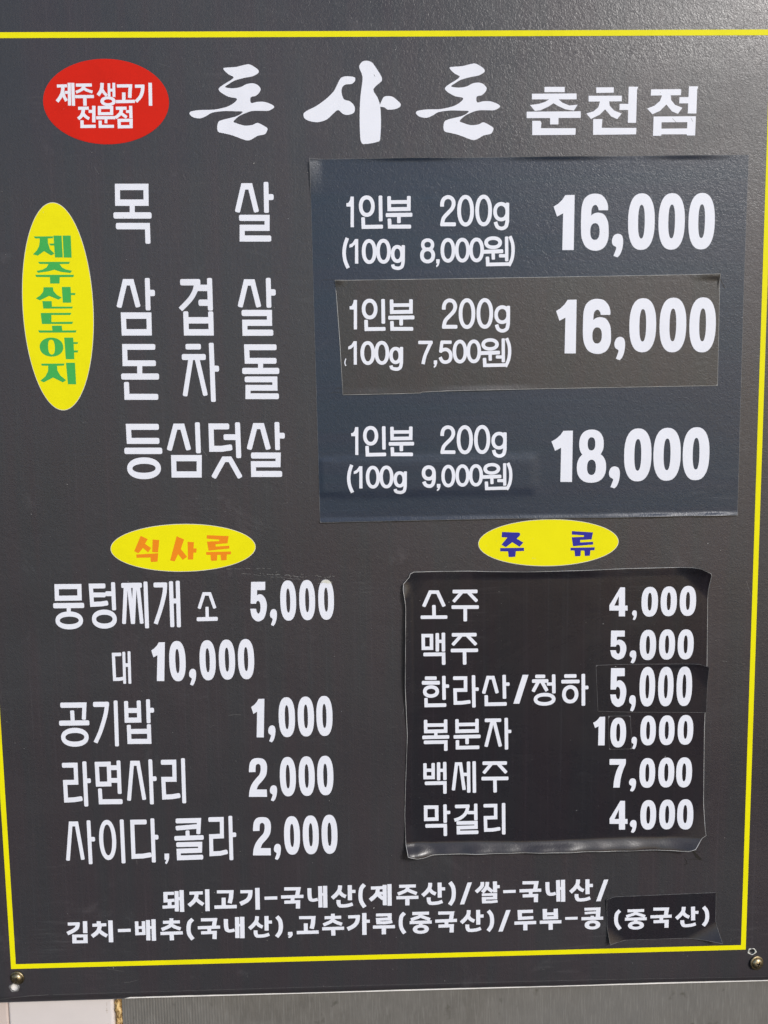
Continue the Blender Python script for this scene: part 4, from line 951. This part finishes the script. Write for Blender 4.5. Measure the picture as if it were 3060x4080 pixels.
# ------------------------------------------------------------------ screws, holes
def brass():
    m, n, l, p = new_mat('tarnished_brass')
    co = n.new('ShaderNodeTexCoord').outputs['Object']
    f = noise(n, l, co, 700, 5, 0.65)
    c = mixc(n, l, ramp(n, l, f, 0.35, 0.68), (0.50, 0.42, 0.27), (0.22, 0.17, 0.10))
    l.new(c, p.inputs['Base Color'])
    p.inputs['Metallic'].default_value = 1.0
    l.new(ramp(n, l, f, 0.3, 0.7, 0.28, 0.52), p.inputs['Roughness'])
    return m
BR = brass()
DK = plain('dark_screw_recess', (0.02, 0.015, 0.01), 0.8)  # near-black brown given to the faces inside the cross recess
def screw_meshes():
    # domed pan head with a cross recess, local +(-y) is outwards
    ns, R = 96, 4.2
    bm = bmesh.new()
    rings = []
    rr = [0.0] + [R * (k / 34) for k in range(1, 35)]
    def prof(r): return 1.1 + 2.3 * math.sqrt(max(0.0, 1 - (r / R) ** 2.3))
    for r in rr:
        ring = []
        for k in range(ns if r else 1):
            a = 2 * math.pi * k / ns
            x, y = r * math.cos(a), r * math.sin(a)
            z = prof(r)
            arm = lambda u, v: abs(u) < 2.3 and abs(v) < 0.72 - 0.16 * abs(u)
            cut = 1 if (arm(x, y) or arm(y, x)) else 0
            if cut: z -= 1.5 * (1 - math.hypot(x, y) / 2.4) + 0.35
            ring.append((x, y, z, cut))
        rings.append(ring)
    V = [[bm.verts.new((x * MM, -z * MM, y * MM)) for x, y, z, c in ring] for ring in rings]
    C = {v: ring[i][3] for vs, ring in zip(V, rings) for i, v in enumerate(vs)}
    for j in range(len(V) - 1):
        for k in range(ns):
            k2 = (k + 1) % ns
            f = bm.faces.new((V[0][0], V[1][k2], V[1][k])) if j == 0 else bm.faces.new((V[j][k], V[j][k2], V[j + 1][k2], V[j + 1][k]))
            s = sum(C[v] for v in f.verts)
            f.material_index = 1 if s == len(f.verts) else 0
            f.smooth = s == 0
    bmesh.ops.recalc_face_normals(bm, faces=bm.faces)
    head = bpy.data.meshes.new('screw_head'); bm.to_mesh(head); bm.free()
    head.materials.append(BR); head.materials.append(DK)
    bm = bmesh.new()
    pf = [(2.0, 1.15), (3.9, 1.15), (4.6, 1.2), (5.1, 1.1), (5.35, 0.8), (5.4, 0.4), (5.35, 0.0), (5.0, -0.2), (4.0, -0.2)]
    V = [[bm.verts.new((r * math.cos(2 * math.pi * k / 64) * MM, -z * MM, r * math.sin(2 * math.pi * k / 64) * MM)) for k in range(64)] for r, z in pf]
    for j in range(len(pf) - 1):
        for k in range(64):
            bm.faces.new((V[j][k], V[j][(k + 1) % 64], V[j + 1][(k + 1) % 64], V[j + 1][k])).smooth = True
    bmesh.ops.recalc_face_normals(bm, faces=bm.faces)
    fl = bpy.data.meshes.new('screw_flange'); bm.to_mesh(fl); bm.free()
    fl.materials.append(BR)
    return head, fl
SH, SF = screw_meshes()
for (X, Y, ang, tilt, lab) in ((2.6, 675.6, 0.5, (0.06, -0.05), 'shinier brass screw at the lower left corner'), (566.4, 679.5, 0.45, (-0.08, 0.10), 'tarnished brass screw at the lower right corner')):
    h = bpy.data.objects.new('screw', SH); COL.objects.link(h); h.parent = board
    h.location = W(X, Y, 0.2) - bo
    h.rotation_euler = (tilt[0], ang, tilt[1])
    h['label'] = lab
    w = bpy.data.objects.new('washer', SF); COL.objects.link(w); w.parent = h

def cup(x, y, r, name='screw_hole'):
    bm = bmesh.new()
    V = []
    for rr, z in ((r, -0.5), (r * 0.98, -3.5), (r * 0.9, -5.5), (0.05, -5.6)):
        V.append([bm.verts.new(W(x + rr * math.cos(k * math.pi / 12), y + rr * math.sin(k * math.pi / 12), z) - bo) for k in range(24)])
    for j in range(3):
        for k in range(24): bm.faces.new((V[j][k], V[j][(k + 1) % 24], V[j + 1][(k + 1) % 24], V[j + 1][k]))
    me = bpy.data.meshes.new(name); bm.to_mesh(me); bm.free()
    return me
def lip(x, y, r, seed, wid=0.7):
    rd = random.Random(seed)
    bm = bmesh.new(); V = []
    n = 40
    ph = [rd.uniform(0, 6) for _ in range(4)]
    for j in range(5):
        row = []
        for k in range(n):
            a = 2 * math.pi * k / n
            w = wid * (0.8 + 0.5 * math.sin(2 * a + ph[0]) + 0.3 * math.sin(5 * a + ph[1]))
            w = max(0.15, w)
            t = j / 4
            row.append(bm.verts.new(W(x + (r * 0.96 + w * t) * math.cos(a), y + (r * 0.96 + w * t) * math.sin(a), 0.02 + (0.35 + 0.2 * math.sin(3 * a + ph[2])) * math.sin(math.pi * t)) - bo))
        V.append(row)
    for j in range(4):
        for k in range(n): bm.faces.new((V[j][k], V[j][(k + 1) % n], V[j + 1][(k + 1) % n], V[j + 1][k])).smooth = True
    bmesh.ops.recalc_face_normals(bm, faces=bm.faces)
    me = bpy.data.meshes.new('torn_lip'); bm.to_mesh(me); bm.free()
    return me
for k, (x, y, r) in enumerate(HOLES):
    c = obj('screw_hole', cup(x, y, r * 0.86), MAT['core'] if k == 0 else plain('grey_hole', (0.16, 0.15, 0.15), 0.8, var=0.5, scale=600), board, ['torn empty screw hole with pale inside', 'small empty screw hole with grey rim'][k])  # inside of the second hole is coloured a mottled dark grey
    obj('torn_lip', lip(x, y, r, k + 3, 0.8 if k == 0 else 0.9), MAT['residue'] if k == 0 else MAT['film'], c)

# ------------------------------------------------------------------ marks and wear
def mm_poly(pts): return 'p ' + ' '.join('%d,%d' % (round(a * 20), round(b * 20)) for a, b in pts)
def mm_line(w, pts): return 'b %d %d ' % (max(1, round(w * 20)), max(1, round(w * 20))) + ' '.join('%d,%d' % (round(a * 20), round(b * 20)) for a, b in pts)
rnd = random.Random(21)
def ragged(x0, y0, x1, y1, n, amp, w):
    out = []
    p = [(x0 + (x1 - x0) * i / n, y0 + (y1 - y0) * i / n + rnd.uniform(-amp, amp)) for i in range(n + 1)]
    for a, b in zip(p, p[1:]):
        if rnd.random() < 0.75: out.append(mm_line(w * rnd.uniform(0.5, 1.3), [a, b]))
    return out
RX = {'a': (169.88, 366.08), 'b': (203.87, 366.2), 'c': (193.95, 370.01), 'd': (227.64, 372.72), 'e': (180.55, 369.58), 'f': (226.59, 375.23), 'g': (232.9, 372.28), 'h': (246.91, 377.72), 'cap': [(238.05, 377.23), (239.06, 376.12), (240.39, 375.34), (241.57, 375.16), (243.01, 375.39), (244.44, 376.21), (245.6, 377.83), (242.96, 377.99), (240.34, 377.47)], 'grime': [[(512.54, 583.81), (514.62, 586.38), (517.1, 588.54), (520.36, 589.22)], [(516.3, 588.95), (519.65, 593.24), (522.15, 595.83)], [(522.55, 595.68), (515.64, 594.66), (511.19, 595.14)], [(508.73, 593.81), (510.16, 595.95), (511.03, 598.51)], [(510.86, 598.08), (508.45, 599.03)], [(514.22, 586.37), (517.34, 591.5)]], 'grimep': [[(512.15, 584.22), (513.37, 584.83), (517.3, 589.81), (521.95, 594.56), (520.51, 595.37), (517.39, 593.61), (515.11, 589.76)]], 'slit': [(0.25, [(248.02, 241.27), (255.74, 241.24)]), (0.18, [(251.62, 238.0), (255.92, 238.18)]), (0.15, [(242.75, 163.08), (252.26, 163.0)]), (0.4, [(524.16, 165.13), (525.45, 168.07), (527.49, 171.64)]), (0.15, [(523.55, 158.88), (523.8, 161.79)]), (0.2, [(516.68, 162.69), (519.23, 161.54), (523.6, 160.54)])], 'slitp': [[(522.52, 162.12), (523.38, 162.21), (522.27, 170.13), (521.5, 173.67), (521.79, 168.45)], [(252.54, 163.71), (252.87, 164.42), (253.7, 169.31), (253.77, 174.28), (253.16, 170.96)]], 'scr': [(0.25, [(487.53, 56.15), (490.16, 58.72)]), (0.25, [(500.5, 56.22), (501.9, 58.36)]), (0.3, [(281.61, 26.39), (282.42, 27.72)]), (0.25, [(231.7, 386.8), (232.13, 387.21)])], 'crease': [(0.22, [(-11.7, 693.38), (-0.25, 691.82), (11.19, 690.75), (24.86, 690.29)]), (0.1, [(28.47, 690.32), (82.98, 690.08), (279.45, 689.66), (427.96, 690.04), (576.0, 691.41)])]}
res = ragged(RX['a'][0], RX['a'][1], RX['b'][0], RX['b'][1], 22, 0.25, 0.22) + ragged(RX['c'][0], RX['c'][1], RX['d'][0], RX['d'][1], 34, 0.6, 0.4) + ragged(RX['e'][0], RX['e'][1], RX['f'][0], RX['f'][1], 26, 0.5, 0.2)
for _ in range(26):
    x, y = rnd.uniform(RX['g'][0], RX['h'][0]), rnd.uniform(RX['g'][1], RX['h'][1])
    res.append(mm_line(rnd.uniform(0.15, 0.4), [(x, y), (x + rnd.uniform(-1.6, 1.6), y + rnd.uniform(-1.2, 1.2))]))
obj('tape_residue', text_mesh('tape_residue', res, 0.10, flat, bo), MAT['residue'], board, 'ragged remains of peeled tape above the upper 5,000', 'stuff')
obj('film_scrap', text_mesh('film_scrap', [mm_poly(RX['cap'])], 0.14, flat, bo), MAT['film'], board, 'yellowed scrap of film on the top of a zero')
g = [mm_line(0.35, s) for s in RX['grime']] + [mm_poly(p) for p in RX['grimep']]
obj('grime_mark', text_mesh('grime_mark', g, 0.10, flat, bo), MAT['grime'], board, 'black spidery grime mark below the drinks sheet')
for w, s in RX['slit']: obj('knife_cut', text_mesh('knife_cut', [mm_line(w, s)], 0.47, h_blue, blue.location), MAT['grime'], blue)
for s in RX['slitp']: obj('knife_cut', text_mesh('knife_cut', [mm_poly(s)], 0.70, h_patch, patch.location), MAT['grime'], patch)
for w, s in RX['scr']: obj('scratch', text_mesh('scratch', [mm_line(w, s)], 0.13, flat, bo), MAT['residue'], board)
for w, s in RX['crease']: obj('crease', text_mesh('crease', [mm_line(w, s)], 0.05, film_h, bo), MAT['residue'], board)
# hairline scratches in the laminate
rs = random.Random(5)
for _ in range(46):
    x, y = rs.uniform(-5, 560), rs.uniform(-18, 690)
    L_ = rs.uniform(3, 16) if rs.random() < 0.3 else rs.uniform(1.2, 4)
    a = rs.choice((rs.uniform(-0.3, 0.3), rs.uniform(1.2, 1.9)))
    k = rs.uniform(-0.06, 0.06)
    obj('scratch', text_mesh('scratch', [mm_line(rs.uniform(0.10, 0.17), [(x + L_ * t * math.cos(a + k * t * 3), y + L_ * t * math.sin(a + k * t * 3)) for t in (0, 0.33, 0.66, 1)])], 0.03, film_h, bo), MAT['residue'], board)
# dust: tiny pale and dark flecks nobody could count
def flecks(n, seed, smin, smax, region, bias=None):
    rd = random.Random(seed); out = []
    for _ in range(n):
        x, y = rd.uniform(region[0], region[2]), rd.uniform(region[1], region[3])
        s = rd.uniform(smin, smax) * (1 if rd.random() < 0.85 else 1.8)
        a = rd.uniform(0, 6.28); e = rd.uniform(1, 3)
        out.append(mm_poly([(x + s * e * math.cos(a), y + s * e * math.sin(a)), (x - s * math.sin(a), y + s * math.cos(a)), (x - s * e * math.cos(a), y - s * e * math.sin(a)), (x + s * math.sin(a), y - s * math.cos(a))]))
    return out
obj('dust', text_mesh('dust', flecks(330, 1, 0.06, 0.16, (-20, -30, 590, 690)), 0.20, flat, bo), MAT['dust'], board, 'scattered pale dust flecks', 'stuff')
obj('dust', text_mesh('dust', flecks(90, 2, 0.06, 0.15, (-20, -30, 590, 690)), 0.21, flat, bo), MAT['grime'], board, 'scattered dark specks', 'stuff')
obj('dust', text_mesh('dust', flecks(60, 3, 0.06, 0.12, (305, 380, 512, 572)), 0.75, h_drinks, drinks.location), MAT['dust'], drinks, 'scattered pale dust flecks', 'stuff')
obj('dust', text_mesh('dust', flecks(45, 4, 0.06, 0.12, (245, 90, 535, 160)), 0.50, h_blue, blue.location), MAT['dust'], blue, 'scattered pale dust flecks', 'stuff')
